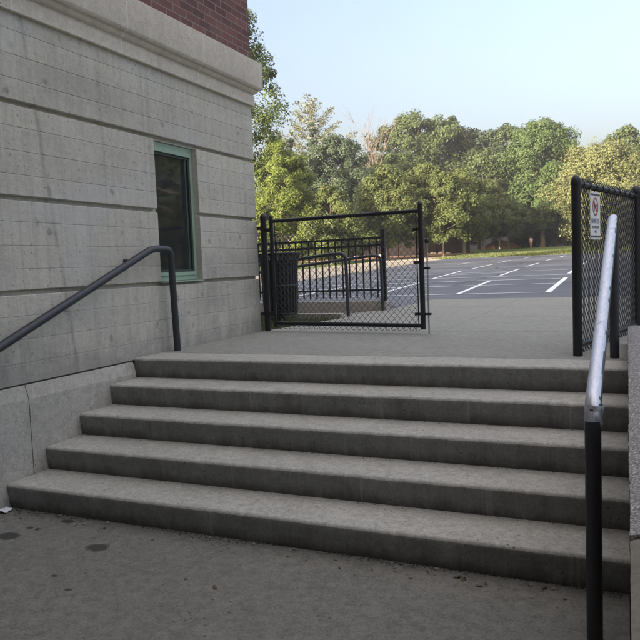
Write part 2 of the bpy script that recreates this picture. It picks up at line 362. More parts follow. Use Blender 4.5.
# ------------------------------------------------------------------ terrain
def H(x, y):
    z = .018*max(0, min(y,58)-8.3) + .033*max(0, min(y,96)-58) + .008*max(0, y-96)
    return z
def sheet(name, xs, ys, mat, dz, kind='structure', xl=None):
    mb = MB(); nx = len(xs); V = []
    for y in ys:
        for x in xs:
            X = x if xl is None else xl(x, y)
            V.append((X, y, H(X,y)+dz))
    mb.add(V, [(j*nx+i, j*nx+i+1, (j+1)*nx+i+1, (j+1)*nx+i) for j in range(len(ys)-1) for i in range(nx-1)])
    return tag(mb.build(name, mat), kind=kind)
ys = [8.28,8.3] + [10+4*i for i in range(12)] + [58,60] + [62+2*i for i in range(18)] + [105,120,150,190]
sheet('grass_ground', [-120,-90,-60,-30,-10,0,10,30,60,90], ys, M['grass'], -.03)
lx = lambda y: (-7.0 - .1*max(0,y-15)) if y > 15 else -7.0
sheet('parking_lot', [0,.25,.5,.75,1], [8.3+2.5*i for i in range(20)] + [58.3], M['asphalt'], -.004, xl=lambda u, y: lx(y)*(1-u) + 45*u)
mb = MB(); mb.box(-7.0, .42, 5.74, 8.3, -.3, -.004); tag(mb.build('parking_lot', M['asphalt']), kind='structure')
sheet('path', [0,.5,1], [12+3*i for i in range(19)], M['path'], .004, xl=lambda u, y: lx(y) - .06 - 7*u)
sheet('mulch_bed', [0,.25,.5,.75,1], [66+1.5*i for i in range(9)], M['mulch'], .02, xl=lambda u, y: -52*(1-u) + (-13.2+.12*math.sin(y*3))*u)
# base earth under the built ground, right lawn
mb = MB(); mb.box(-60, 60, -60, 8.28, -2.2, -1.25); tag(mb.build('base_ground', M['soil']), kind='structure')
mb = MB(); mb.box(4.24, 11.99, -8.9, 1.3, -1.2, -.01); tag(mb.build('bounce_pavement', M['walk']), kind='structure')  # unseen pale paving added here to bounce light onto the building
mb = MB(); mb.box(12, 60, -8.9, 1.3, -1.2, -.02); mb.box(12, 60, 1.3, 8.3, -1.2, -.02); tag(mb.build('lawn', M['grass']), kind='structure')
# courtyard floor
mb = MB(); mb.box(.03, 3.872, -9, -1.30, -1.2, -.825); tag(mb.build('courtyard_floor', M['court']), kind='structure')
# walkway slabs between joints
mb = MB(); rr = random.Random(3)
def slab(x0, x1, y0, y1, z=0.):
    g = .004; e = .008
    pr = [(x0+g,y0+g),(x1-g,y0+g),(x1-g,y1-g),(x0+g,y1-g)]; pi = [(x0+g+e,y0+g+e),(x1-g-e,y0+g+e),(x1-g-e,y1-g-e),(x0+g+e,y1-g-e)]
    V = [(a,b,z-.25) for a,b in pr] + [(a,b,z-.006) for a,b in pr] + [(a,b,z) for a,b in pi]
    mb.add(V, [(i,(i+1)%4,4+(i+1)%4,4+i) for i in range(4)] + [(4+i,4+(i+1)%4,8+(i+1)%4,8+i) for i in range(4)] + [(8,9,10,11)])
slab(.0, 2.12, .372, 2.28); slab(2.12, 3.90, .372, 2.28)
for y0, y1 in ((2.28,4.1),(4.1,6.1),(6.1,8.3)):
    for x0, x1 in ((.44,2.12),(2.12,4.2),(4.2,6.6),(6.6,9.2),(9.2,12)):
        slab(x0, x1, y0, y1)
slab(4.2,6.6,1.32,2.28); slab(6.6,9.2,1.32,2.28); slab(9.2,12,1.32,2.28)
mb.add([(.02,2.285,0),(.44,2.285,0),(.44,4.1,0),(.3,4.1,0)], [(0,1,2,3)]); mb.add([(.3,4.104,-.001),(.436,4.104,-.001),(.436,5.74,-.001),(.3,5.74,-.001)], [(0,1,2,3)])
tag(mb.build('walkway', M['walk']), kind='structure')
# ramp sloping down behind the building, planting bed beside it
mb = MB(); mb.add([(.30,4.28,-.002),(.30,5.52,-.002),(-9,5.52,-.80),(-9,4.28,-.80)], [(0,1,2,3)]); tag(mb.build('ramp', M['walk']), kind='structure')
mb = MB(); nx, ny = 30, 12; V = []
for j in range(ny+1):
    for i in range(nx+1):
        x = -8 + (8.02 + .28*j/ny)*i/nx; y = 2.30 + 1.80*j/ny
        V.append((x, y, -.012 + .02*math.sin(x*5+y*3)*math.cos(y*7) - .02))
mb.add(V, [(j*(nx+1)+i, j*(nx+1)+i+1, (j+1)*(nx+1)+i+1, (j+1)*(nx+1)+i) for j in range(ny) for i in range(nx)])
tag(mb.build('planting_bed', M['soil'], smooth=True), kind='structure')
# grass blades in the bed
g = np.random.default_rng(5); n = 5200
bx = g.uniform(-2.6,.27,n); by = g.uniform(2.34,4.08,n); keep = (bx < .02+.28*(by-2.3)/1.8) & (g.random(n) < .35+.65*(np.sin(bx*6)*np.sin(by*5)>-.2)); bx, by = bx[keep], by[keep]; n = len(bx)
a = g.uniform(0,6.28,n); h = g.uniform(.03,.10,n); w = .005; l = g.uniform(0,.05,n)
dx, dy = np.cos(a), np.sin(a); z0 = -.03
V = np.stack([np.stack([bx-dy*w,by+dx*w,np.full(n,z0)],1), np.stack([bx+dy*w,by-dx*w,np.full(n,z0)],1), np.stack([bx+dx*l+dy*w*.3,by+dy*l-dx*w*.3,z0+h],1), np.stack([bx+dx*l-dy*w*.3,by+dy*l+dx*w*.3,z0+h],1)],1)
tag(quads('bed_grass', V, M['blade']), 'short green grass tufts in the bed at the building corner', 'grass', kind='stuff')
# grass fringe on the far lawn strip, so its edge is not a clean line
n = 14000; bx = g.uniform(-13,14,n); by = 58.3 + 14*g.random(n)**1.5; a = g.uniform(0,6.28,n); h = g.uniform(.05,.16,n); dx, dy = np.cos(a), np.sin(a); w = .05
hz = np.array([H(0,y) for y in by]) - .03
V = np.stack([np.stack([bx-dy*w,by+dx*w,hz],1), np.stack([bx+dy*w,by-dx*w,hz],1), np.stack([bx+dy*w*.3,by-dx*w*.3,hz+h],1), np.stack([bx-dy*w*.3,by+dx*w*.3,hz+h],1)],1)
tag(quads('lawn_grass', V, M['blade']), 'mown grass strip between the parking lot and the trees', 'grass', kind='stuff')

# painted lines, each lying 4 mm above the asphalt
def line(mb, x0, y0, x1, y1, w):
    n = max(1, int(math.hypot(x1-x0, y1-y0)/2)); d = Vector((x1-x0, y1-y0)).normalized(); p = Vector((-d.y, d.x))*w/2
    V = []
    for i in range(n+1):
        x = x0+(x1-x0)*i/n; y = y0+(y1-y0)*i/n
        V += [(x-p.x, y-p.y, H(x,y)), (x+p.x, y+p.y, H(x,y))]
    mb.add(V, [(2*i, 2*i+1, 2*i+3, 2*i+2) for i in range(n)])
mb = MB()
for x0,y0,x1,y1,w in ((2.42,9.76,2.30,16.0,.12),(.62,9.70,.33,15.3,.10),(.07,18.48,-.14,24.4,.10),(-.25,27.4,-.29,32.7,.10),(-2.98,36.5,-3.05,41.8,.10),(-.45,37.6,-.40,41.7,.10),
    (-2.85,46.6,-2.99,51.7,.10),(2.19,18.4,2.13,22.6,.11),(-1.95,17.6,-2.45,24.3,.10),(-1.3,10.2,-1.7,15.0,.10),(-2.5,26.5,-2.75,33.3,.10),(2.1,27.5,2.05,32.7,.10),(2.1,37.5,2.0,41.7,.1),
    (-3.3,10.2,-3.6,14.6,.10),(-5.2,36,-5.4,41.5,.1),(-.4,46.6,-.5,51.7,.1)): line(mb,x0,y0,x1,y1,w)
o = mb.build('parking_lines', M['line'], flip=False); tag(o, kind='structure')
mb = MB()
for x0,y0,x1,y1,w in ((-6.5,9.5,2.36,9.72,.13),(-6.5,12.35,2.28,12.95,.18),(-6.4,14.7,2.2,15.4,.22),(-6.4,17.3,2.18,17.8,.26),(-2.2,19.7,.15,21.2,.2),(-6.4,21.0,2.1,22.0,.3),(-7.5,26,2.1,26.6,.1),(-8,31.8,2.0,32.6,.1),(-9,42,2,42.6,.1),
                      (-9.2,36.2,2,36.6,.1),(-10,47,-2,47.6,.35),(-10,52,0,52.5,.3),(-8.5,38.5,-5.5,40,.5)): line(mb,x0,y0,x1,y1,w)
o = mb.build('parking_markings', M['faint'], flip=False); o.location.z = .0015; tag(o, kind='structure')

# ------------------------------------------------------------------ school building
school = empty('school_building', (0,2.285,0), 'school building with pale grooved concrete base, stone cornice and red brick above', 'building')
def kid(o, parent):
    """parent, keeping where the mesh already stands"""
    o.parent = parent; o.matrix_parent_inverse = Matrix.Translation(parent.location).inverted(); return o
C0, DZ = 2.591, .1643
def wall_profile(z0, z1, back=-.32, top=False, bot=False):
    P = [(back, z0)]; P.append((0, z0)); marks = []
    for i in range(1, 17):
        z = C0 - DZ*i
        if z0+.02 < z < z1-.02: marks.append((z, i % 4 == 0))
    for z, wide in sorted(marks):
        if wide: P += [(0,z-.022),(-.006,z-.018),(-.045,z-.016),(-.045,z+.016),(-.006,z+.018),(0,z+.022)]
        else: P += [(0,z-.003),(-.0035,z-.0006),(-.0035,z+.0006),(0,z+.003)]
    if top: P += [(0,z1-.006),(-.006,z1-.002),(-.045,z1),(back,z1)]
    else: P += [(0, z1), (back, z1)]
    if bot: P[0:2] = [(back,z0),(-.045,z0),(-.006,z0+.002),(0,z0+.006)]
    return P
zb, zt = C0-DZ*12, C0-DZ*4
WY0, WY1 = .45, 1.13
mb = MB()
mb.prism_y(wall_profile(zt+.016, 2.56, bot=True), -45, 2.285)
mb.prism_y(wall_profile(zb+.016, zt-.016, top=True, bot=True), -45, WY0); mb.prism_y(wall_profile(zb+.016, zt-.016, top=True, bot=True), WY1, 2.285)
mb.prism_y(wall_profile(-1.3, zb-.016, top=True), -45, 2.285)
for zz in (zb, zt): mb.box(-.32, -.045, -45, 2.285, zz-.016, zz+.016)
mb.box(-38, -.32, 1.98, 2.285, -1.3, 2.56)
kid(mb.build('concrete_base', M['wall']), school)
mb = MB()
mb.prism_y([(0,-1.3),(.032,-1.3),(.032,-.125),(.030,-.115),(.004,-.03),(0,-.028)], -45, -1.192)
for ya, yb in ((-1.185,-.02),): mb.prism_y([(0,-1.3),(.032,-1.3),(.032,-.127),(.029,-.116),(.004,-.031),(0,-.029)], ya, yb)
kid(mb.build('plinth', M['plinth']), school)
# cornice swept round the corner
prof = [(-.05,2.545),(.028,2.545),(.032,2.55),(.032,2.648),(.026,2.656),(.022,2.66),(.022,2.672),(.030,2.676),(.040,2.68),(.052,2.69),(.060,2.702),(.064,2.714),(.072,2.718),(.086,2.722),(.096,2.732),(.1035,2.744),(.1055,2.75),(.1055,3.016),(.1035,3.020),(-.02,3.062),(-.05,3.062)]
mb = MB(); n = len(prof)
V = [(d,-45,z) for d,z in prof] + [(d,2.285+d,z) for d,z in prof] + [(-38,2.285+d,z) for d,z in prof]
mb.add(V, [(s*n+i, s*n+(i+1)%n, (s+1)*n+(i+1)%n, (s+1)*n+i) for s in (0,1) for i in range(n)])
kid(mb.build('cornice', M['cornice'], smooth=24), school)
mb = MB(); mb.box(-38, .010, -45, 2.295, 3.045, 11.6); kid(mb.build('brick_wall', M['brick']), school)
mb = MB(); mb.box(-38.1, .10, -45.1, 2.38, 11.6, 11.88); kid(mb.build('parapet_coping', M['cornice']), school)
mb = MB(); mb.box(-37.5, -.5, -44.5, 1.7, 11.88, 12.0); kid(mb.build('roof', M['roof']), school)
# window
win = MB()
fx = -.058
def fr(mb, y0, y1, z0, z1, t, x0, x1):
    mb.box(x0,x1,y0,y0+t,z0,z1); mb.box(x0,x1,y1-t,y1,z0,z1); mb.box(x0+.001,x1-.001,y0+t,y1-t,z1-t,z1); mb.box(x0+.001,x1-.001,y0+t,y1-t,z0,z0+t)
fr(win, WY0+.002, WY1-.002, zb+.02, zt-.02, .045, fx-.05, fx)
win.box(fx-.045, fx+.012, WY0+.047, WY1-.047, zt-.105, zt-.066); win.box(fx-.045, fx+.010, WY0+.047, WY1-.047, zb+.066, zb+.10)
wf = kid(win.build('window', M['green']), school)
def sub(mb, name, mat):
    o = mb.build(name, mat); o.parent = wf; o.matrix_parent_inverse = Matrix.Translation(school.location).inverted() @ Matrix.Identity(4); o.matrix_parent_inverse = Matrix.Identity(4); return o
s = MB(); fr(s, WY0+.048, WY1-.048, zb+.102, zt-.107, .022, fx-.04, fx-.006); s.box(fx-.038, fx-.008, WY1-.125, WY1-.10, zb+.124, zt-.13); sub(s, 'sash', M['darkframe'])
s = MB(); s.box(fx-.036, fx-.030, WY0+.07, WY1-.07, zb+.124, zt-.13); sub(s, 'pane', M['glass'])
s = MB()
for k in range(46):
    z = zb+.13+.025*k
    if z < zt-.14: s.add([(fx-.085,WY0+.06,z),(fx-.085,WY1-.06,z),(fx-.068,WY1-.06,z+.017),(fx-.068,WY0+.06,z+.017),(fx-.0855,WY0+.06,z-.001),(fx-.0855,WY1-.06,z-.001),(fx-.0685,WY1-.06,z+.016),(fx-.0685,WY0+.06,z+.016)],[(0,1,2,3),(7,6,5,4),(0,4,5,1),(3,2,6,7)])
sub(s, 'blind', M['blind'])
s = MB(); s.add([(fx-.012,WY0+.07,zb+.124),(fx-.012,WY1-.126,zb+.124),(fx-.012,WY1-.126,zt-.13),(fx-.012,WY0+.07,zt-.13)],[(0,1,2,3)]); sub(s, 'insect_screen', M['screen'])
s = MB(); s.prism_y([(fx-.05,zb+.0135),(.018,zb+.006),(.018,zb+.014),(fx-.05,zb+.0165)], WY0+.001, WY1-.001); sub(s, 'sill', M['green'])
s = MB(); s.box(-.31,-.305,WY0-.2,WY1+.2,zb-.2,zt+.2); sub(s,'dark_room',M['darkframe'])
# unseen wing added behind the stairs yard to shade it
wing = empty('shade_wing', (0,-6.6,0), 'unseen brick wing added behind the viewer to shade the stairs yard', 'building')
mb = MB(); mb.box(.05, 9, -24, -6.6, 2.6, 8.5); kid(mb.build('brick_wall', M['brick']), wing)
mb = MB(); mb.box(.05, 9.03, -24, -6.57, -1.3, 2.6); kid(mb.build('concrete_base', M['plinth']), wing)
mb = MB(); mb.box(.05, 9.1, -24, -6.5, 8.5, 8.8); kid(mb.build('roof', M['cornice']), wing)

# ------------------------------------------------------------------ stairs
stairs = empty('concrete_stairs', (1.95,0,0), 'five wide worn concrete steps climbing from the courtyard to the gate', 'stairs')
TR, RI = .357, .165
def step(k):
    y0 = -k*TR; z = -k*RI; yb = y0 + TR + (.02 if k else .012)
    r = .022; prof = [(y0+.016, z-RI)] + [(y0+.012, z-RI+.02)] + [(y0+.002, z-.05),(y0, z-r-.006)]
    prof += [(y0 + r - r*math.cos(a), z - r + r*math.sin(a)) for a in (0.25,.55,.85,1.15,1.4,math.pi/2)]
    prof += [(y0+TR*q, z+.0) for q in (.25,.6,.9)] + [(yb, z), (yb, z-RI)]
    n = len(prof); x0 = .036 if k else .006; xs = [x0 + (3.875-x0)*i/110 for i in range(111)]
    rk = random.Random(20+k); off = [rk.gauss(0,.0016) for _ in xs]; chips = {}
    for _ in range(9):
        q0 = rk.randrange(3,106); d0 = rk.uniform(.003,.010)
        for q1, w1 in ((0,1),(1,.8*rk.random()),(2,.4*rk.random())): chips[q0+q1] = d0*w1
    mb = MB(); V = []
    for i, x in enumerate(xs):
        wav = .0012*math.sin(x*2.1+k) + off[i]*.5
        for j, (y, zz) in enumerate(prof):
            e = 1. if 3 <= j <= 9 else 0.
            c = chips.get(i, 0)*e
            V.append((x, y + (wav + c)*e, zz - (abs(off[i])*.6 + c*.6)*e))

    b0 = len(mb.v); mb.v += V
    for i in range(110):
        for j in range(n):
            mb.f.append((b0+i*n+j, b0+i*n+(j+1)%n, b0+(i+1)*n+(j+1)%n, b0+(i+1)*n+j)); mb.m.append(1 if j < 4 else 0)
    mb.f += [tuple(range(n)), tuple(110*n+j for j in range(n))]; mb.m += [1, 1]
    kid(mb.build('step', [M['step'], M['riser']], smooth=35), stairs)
for k in range(5): step(k)
# cheek wall on the right
cheek = empty('cheek_wall', (4.05,1.3,0), 'low concrete cheek wall with rough pebbly top along the right of the stairs', 'wall')
mb = MB(); xs = [3.876, 4.24]
mb.prism_y([(3.876,-1.3),(4.24,-1.3),(4.24,.10),(3.876,.10)], -8.95, 1.30); kid(mb.build('wall_body', M['cheek']), cheek)
def cap(y0, y1, z, name, mat, amp):
    mb = MB(); rk = random.Random(5); nx, ny = 9, int((y1-y0)/.03); V = []
    for j in range(ny+1):
        for i in range(nx+1):
            x = 3.872 + .37*i/nx; y = y0+(y1-y0)*j/ny
            e = .012 if i in (0,nx) else 0
            V.append((x + rk.gauss(0,amp*.45), y, z + rk.gauss(0,amp) - e))
    b = len(V); mb.add(V, [(j*(nx+1)+i, j*(nx+1)+i+1, (j+1)*(nx+1)+i+1, (j+1)*(nx+1)+i) for j in range(ny) for i in range(nx)])
    for side, i in ((0,0),(1,nx)):
        W = []
        for j in range(ny+1):
            p = V[j*(nx+1)+i]; W += [p, (p[0], p[1], .1005)]
        mb.add(W, [(2*j,2*j+1,2*j+3,2*j+2) for j in range(ny)])
    for j in (0, ny):
        W = []
        for i in range(nx+1):
            p = V[j*(nx+1)+i]; W += [p, (p[0], p[1], .1005)]
        mb.add(W, [(2*i,2*i+1,2*i+3,2*i+2) for i in range(nx)])
    kid(mb.build(name, mat, smooth=70), cheek)
cap(-3.22, 1.30, .152, 'aggregate_top', M['rough'], .0024)
cap(-8.95, -3.24, .146, 'smooth_top', M['cheek'], .0008)

# ------------------------------------------------------------------ handrails of the stairs
def handrail(name, label, pts, r, worn, base_pts, extra=None):
    root = empty(name, base_pts[0], label, 'handrail', 'pipe handrails of the stairs')
    path = fillet(dense_keep(pts), .075, 8)
    mb = MB()
    if worn:
        P = dense(path, .05); n = 24
        # bare metal where hands wear the top and the outer flank of the sloping pipe
        rk = random.Random(2); wear = [rk.random() for _ in P]
        def mf(i, d):
            p, q = P[i], P[min(i+1, len(P)-1)]; t = (q-p).normalized()
            if abs(t.z) > .8: return 1 if (p.z > .06 and p.y < .2 and wear[i] > .2) else 0
            ref = Vector((0,0,1)) - t*t.z; ref.normalize()
            return 1 if (d.dot(ref) > -.45 and d.x < .82 + .14*(wear[i]-.5)) else 0
        mb.tube(P, r, n, mifun=mf)
        kid(mb.build('pipe', [M['rail'], M['steel']], smooth=50), root)
    else:
        mb.tube(path, r, 14); kid(mb.build('pipe', M['rail'], smooth=50), root)
    return root
def dense_keep(p): return p
sl = .448
rt = handrail('stair_handrail', 'dark painted pipe handrail along the concrete wall left of the steps',
   [(.10,-1.95,-.825),(.10,-1.95,.93-.395*2.15),(.10,.21,.93),(.10,.47,.925),(.10,.50,0.)], .031, False, [(.10,.50,0.0),(.10,-1.95,-.825)])
m = MB(); zz = .93-.395*.26; m.tube([(-.002,-.05,zz+.005),(.085,-.05,zz)], .012, 10); kid(m.build('wall_bracket', M['rail'], smooth=50), rt)
handrail('stair_handrail', 'pipe handrail right of the steps with its black paint worn to bare steel on top',
   [(3.742,-1.86,-.825),(3.742,-1.86,.125),(3.783,.28,.955),(3.785,.455,.965),(3.786,.49,0.)], .031, True, [(3.786,.49,0.),(3.742,-1.86,-.825)])
# weld lump at the lower bend
rr2 = bpy.data.objects['stair_handrail.001']
m = MB(); q = random.Random(4); V = []; nn = 20
for j_, (rz, rad) in enumerate(((.0,.0312),(.012,.0328),(.028,.0335),(.044,.0328),(.058,.034),(.072,.0350),(.086,.0335),(.098,.031))):
    for i_ in range(nn):
        a = 2*math.pi*i_/nn; rr3 = rad*(1+.07*math.sin(2*a+j_*1.3)+q.gauss(0,.015)); V.append((3.743+.004*(rz/.1)+rr3*math.cos(a), -1.853+.012*(rz/.1)+rr3*math.sin(a), .035+rz + (.02*math.sin(a*1.0+1) if j_ == 0 else 0)))
m.add(V, [(j_*nn+i_, j_*nn+(i_+1)%nn, (j_+1)*nn+(i_+1)%nn, (j_+1)*nn+i_) for j_ in range(7) for i_ in range(nn)]); kid(m.build('weld_lump', M['steel'], smooth=75), rr2)

# ------------------------------------------------------------------ chain link
def chain_mesh(A, B, z0, z1, cell=.033, r=.0030):
    """woven diamond wires from A to B, as one mesh part"""
    A, B = Vector((*A,0)), Vector((*B,0)); L = (B-A).length; t = (B-A)/L; nrm = Vector((-t.y, t.x, 0))
    mb = MB(); k = int(L/cell); cell = L/k; nz = int((z1-z0)/(cell*1.04)); hz = (z1-z0)/nz
    for i in range(k):
        pts = []
        for j in range(nz+1):
            s = min(cell*(i + (j+i) % 2), L)
            pts.append(A + t*s + nrm*(.003 if (j+i) % 2 else -.003) + Vector((0,0,z0+hz*j)))
        mb.tube(pts, r, 4, caps=False)
        # knuckles top and bottom
        for zz, sg in ((z0,-1),(z1,1)):
            if i % 2: continue
            s = cell*i; c = A + t*min(s + .0, L) + Vector((0,0,zz))
            mb.tube([c, c + t*.010 + Vector((0,0,sg*.014)), c + t*.030 + Vector((0,0,sg*.018)), c + t*.044 + Vector((0,0,sg*.004))], r, 4, caps=False)
    return mb
def post(name, label, x, y, r, h, cat='fence post', z=0., brackets=()):
    o = empty(name, (x,y,z), label, cat)
    m = MB(); m.lathe((0,0,0), [(r,0),(r,h-.05)], 18); m.build('pole', M['black'], o, smooth=50)
    m = MB(); m.lathe((0,0,h-.05), [(r+.004,-.02),(r+.005,0),(r*.95,.022),(r*.6,.042),(r*.15,.05)], 18); m.build('cap', M['black'], o, smooth=60)
    for bz, d in brackets:
        m = MB(); m.obox((d[0]*.045,d[1]*.045,bz), d, .045, .012, .018); m.build('wall_bracket', M['black'], o)
    return o
post('gate_post', 'thick black gate post with domed cap bolted to the building corner', .07, 2.32, .036, 1.35, 'gate post', brackets=((1.18,(-1,-.35)),(.20,(-1,-.35))))
# left gate leaf
gA, gB = Vector((.185,2.288)), Vector((1.985,2.052)); gd = (gB-gA).normalized()
gate = empty('chain_link_gate', (gA.x,gA.y,0), 'black chain link gate standing shut across the walkway beside the building', 'gate')
def P(s, z): q = gA + gd*s; return Vector((q.x, q.y, z))
GL = (gB-gA).length
def part(mb, name, parent, mat=M['black'], sm=50): return kid(mb.build(name, mat, smooth=sm), parent)
m = MB(); m.tube([P(0,.05),P(0,1.29)], .0215, 12); m.tube([P(0,1.29),P(0,1.31),P(0,1.32)], [.024,.02,.006], 12); part(m,'hinge_stile',gate)
m = MB(); m.tube([P(GL,.045),P(GL,1.30)], .026, 14); m.tube([P(GL,1.30),P(GL,1.318),P(GL,1.332)], [.029,.022,.006], 14); part(m,'latch_stile',gate)
m = MB(); m.tube([P(0,1.248),P(GL,1.232)], .020, 12); part(m,'top_rail',gate)
m = MB(); m.tube([P(0,.092),P(GL,.082)], .022, 12); part(m,'bottom_rail',gate)
m = chain_mesh((P(.05,0).x,P(.05,0).y),(P(GL-.05,0).x,P(GL-.05,0).y), .045, 1.245); part(m,'chain_link_mesh',gate,sm=False)
for s in (.045, GL-.048):
    m = MB(); m.tube([P(s,.07),P(s,1.24)], .006, 6); part(m,'tension_bar',gate)
for s, z in ((-.06,1.15),(-.06,.2)):
    m = MB(); m.obox(P(s,z), gd, .075, .012, .022); part(m,'hinge',gate,sm=False)
for z in (.72,.20,1.05):
    m = MB(); m.obox(P(GL-.03,z), gd, .055, .010, .014); part(m,'tension_band',gate,sm=False)
q = gA + gd*(GL+.062)
dr = MB(); dr.tube([(q.x,q.y,.0),(q.x,q.y,.93)], .0085, 10); dro = part(dr,'drop_rod',gate,M['galv'])
for z in (.66,.20):
    m = MB(); m.obox((q.x-gd.x*.02,q.y-gd.y*.02,z), gd, .045, .013, .011); part(m,'rod_guide',gate,sm=False)
m = MB(); m.lathe((q.x,q.y,.905), [(.010,0),(.022,.012),(.024,.03),(.014,.045)], 12); part(m,'rod_knob',gate)
# right: fence panel seen end-on with the sign
fA, fB = Vector((3.54,.556)), Vector((3.945,2.2)); fd = (fB-fA).normalized(); FL = (fB-fA).length
fence = empty('chain_link_fence', (fA.x,fA.y,0), 'black chain link fence panel beside the right handrail at the top of the stairs', 'fence')
def F(s, z): q = fA + fd*s; return Vector((q.x, q.y, z))
def fpost(s, r, h):
    b = F(s,0); m = MB(); m.lathe(b, [(r,0),(r,h-.05)], 18); o = part(m,'post',fence)
    m = MB(); m.lathe((b.x,b.y,h-.05), [(r+.004,-.02),(r+.005,0),(r*.95,.022),(r*.6,.042),(r*.15,.05)], 18); c = m.build('cap', M['black'], smooth=60); c.parent = o
fpost(0, .034, 1.295); fpost(FL, .042, 1.33)
m = MB(); m.tube([F(.03,1.235),F(FL,1.235)], .021, 12); part(m,'top_rail',fence)
m = MB(); m.tube([F(.03,.075),F(FL,.075)], .021, 12); part(m,'bottom_rail',fence)
m = chain_mesh((F(.06,0).x,F(.06,0).y),(F(FL-.05,0).x,F(FL-.05,0).y), .03, 1.262, .031, .0032); part(m,'chain_link_mesh',fence,sm=False)
m = MB(); m.tube([F(.065,.05),F(.065,1.24)], .006, 6); part(m,'tension_bar',fence)
for s in [.12+.16*i for i in range(10)]:
    m = MB(); c = F(s,1.235)
    m.tube([c + Vector((math.cos(a)*fd.y*.025, -math.cos(a)*fd.x*.025, math.sin(a)*.025)) for a in [k*math.pi/5 for k in range(11)]], .0032, 5); part(m,'wire_tie',fence)
for z in (1.10,.62,.2):
    m = MB(); m.obox(F(.025,z), fd, .05, .014, .012); part(m,'tension_band',fence,sm=False)
f2 = empty('chain_link_fence', (4.6,2.2,0), 'black chain link fence run turning right beyond the cheek wall', 'fence')
for x in (6.2,8.4):
    m = MB(); m.lathe((x,2.2,0), [(.034,0),(.034,1.28),(.02,1.3),(.004,1.31)], 16); kid(m.build('post',M['black'],smooth=50), f2)
m = MB(); m.tube([(3.99,2.2,1.235),(8.4,2.2,1.235)], .021, 10); kid(m.build('top_rail',M['black'],smooth=50), f2)
m = chain_mesh((4.0,2.2),(8.4,2.2),.03,1.26,.033,.0026); kid(m.build('chain_link_mesh',M['black']), f2)
# sign on the fence panel
nrm = Vector((fd.y,-fd.x)); ang = math.atan2(fd.y, fd.x)
so = fA + fd*.385 + nrm*.016
sign = empty('no_pets_sign', (so.x,so.y,.84), 'small white no pets sign with red circle wired to the black fence panel', 'sign', rz=ang)
# local frame: x along the fence, -y towards the viewer, z up
SW, SH = .245, .355
m = MB(); m.box(-SW/2,SW/2,-.004,0,0,SH); m.build('panel', M['sign'], sign)
for z in (.018, SH-.026):
    m = MB(); m.box(-SW/2+.012,SW/2-.012,-.0075,-.0042,z,z+.011); m.build('bar', M['ink'], sign)
m = MB(); cz = .245; n = 40; V = []
for k in range(n):
    a = 2*math.pi*k/n
    V += [(math.cos(a)*.068,-.0062,cz+math.sin(a)*.068),(math.cos(a)*.056,-.0062,cz+math.sin(a)*.056)]
m.add(V, [(2*k,2*k+1,(2*k+3)%(2*n),(2*k+2)%(2*n)) for k in range(n)])
m.add([(-.048,-.0066,cz+.036),(-.036,-.0066,cz+.048),(.048,-.0066,cz-.036),(.036,-.0066,cz-.048)], [(0,1,2,3)]); m.build('prohibition_ring', M['red'], sign, flip=False)
m = MB()   # standing dog silhouette
dog = [(-.040,.018),(-.034,.026),(-.020,.012),(.014,.012),(.022,.026),(.026,.018),(.040,.012),(.038,.003),(.026,.001),(.020,-.008),(.020,-.034),(.012,-.034),(.011,-.012),(-.014,-.012),(-.016,-.034),(-.024,-.034),(-.024,.0)]
m.add([(x,-.0054,cz+z) for x,z in dog], [tuple(range(len(dog)))]); m.build('dog_pictogram', M['ink'], sign, flip=False)
def lettering(txt, size, x, z, mat):
    cu = bpy.data.curves.new('lettering','FONT'); cu.body = txt; cu.size = size; cu.align_x = 'CENTER'; cu.extrude = .0004
    tmp = bpy.data.objects.new('lettering', cu); col.objects.link(tmp); bpy.context.view_layer.update()
    me = bpy.data.meshes.new_from_object(tmp.evaluated_get(bpy.context.evaluated_depsgraph_get())); bpy.data.objects.remove(tmp)
    me.materials.clear(); me.materials.append(mat)
    o = bpy.data.objects.new('lettering', me); col.objects.link(o); o.parent = sign; o.location = (x,-.006,z); o.rotation_euler = (R(90),0,0)
lettering('NO', .052, -.062, .122, M['blue']); lettering('PETS', .052, .034, .122, M['blue']); lettering('ALLOWED', .027, -.028, .084, M['ink']); lettering('ON', .027, .062, .084, M['ink']); lettering('SITE', .027, 0, .050, M['ink'])

# ------------------------------------------------------------------ ramp, guard fence, bin
def curbw(x0, x1, y0, y1, z, name, label):
    o = MB(); e = .012
    o.prism_y([(x0,-1.2),(x1,-1.2),(x1,z-e),(x1-e,z),(x0,z)], y0, y1)
    return tag(o.build(name, M['curb']), label, 'kerb wall')
curbw(-9, .24, 4.12, 4.27, .055, 'ramp_kerb', 'near low concrete kerb wall of the ramp beside the grass bed')
curbw(-9, .43, 5.53, 5.73, .14, 'ramp_kerb', 'far low concrete kerb wall of the ramp under the picket railing')
ang_r = -1/11
def loop_rail(y, x1, top, label):
    o = empty('ramp_handrail', (x1,y,0), label, 'handrail', 'pipe handrails of the ramp')
    for dz, nm in ((0,'rail'),):
        m = MB(); L = 3.6
        pts = fillet([(x1-L,y,top-L/11),(x1-.20,y,top),(x1,y,top),(x1+.01,y,-.01)], .11, 8)
        m.tube(pts, .024, 12); kid(m.build('pipe', M['rail'], smooth=50), o)
    for xx in (x1-1.5, x1-3.0):
        m = MB(); m.tube([(xx,y,(xx-.3)/11-.05),(xx,y,top-(x1-.2-xx)/11)], .021, 10); kid(m.build('leg', M['rail'], smooth=50), o)
loop_rail(4.40, .24, .885, 'near looped pipe handrail at the mouth of the ramp')
loop_rail(5.46, .40, .845, 'far looped pipe handrail beside the picket railing of the ramp')
pf = empty('picket_railing', (.38,5.62,.14), 'black steel picket railing along the far side of the ramp', 'railing')
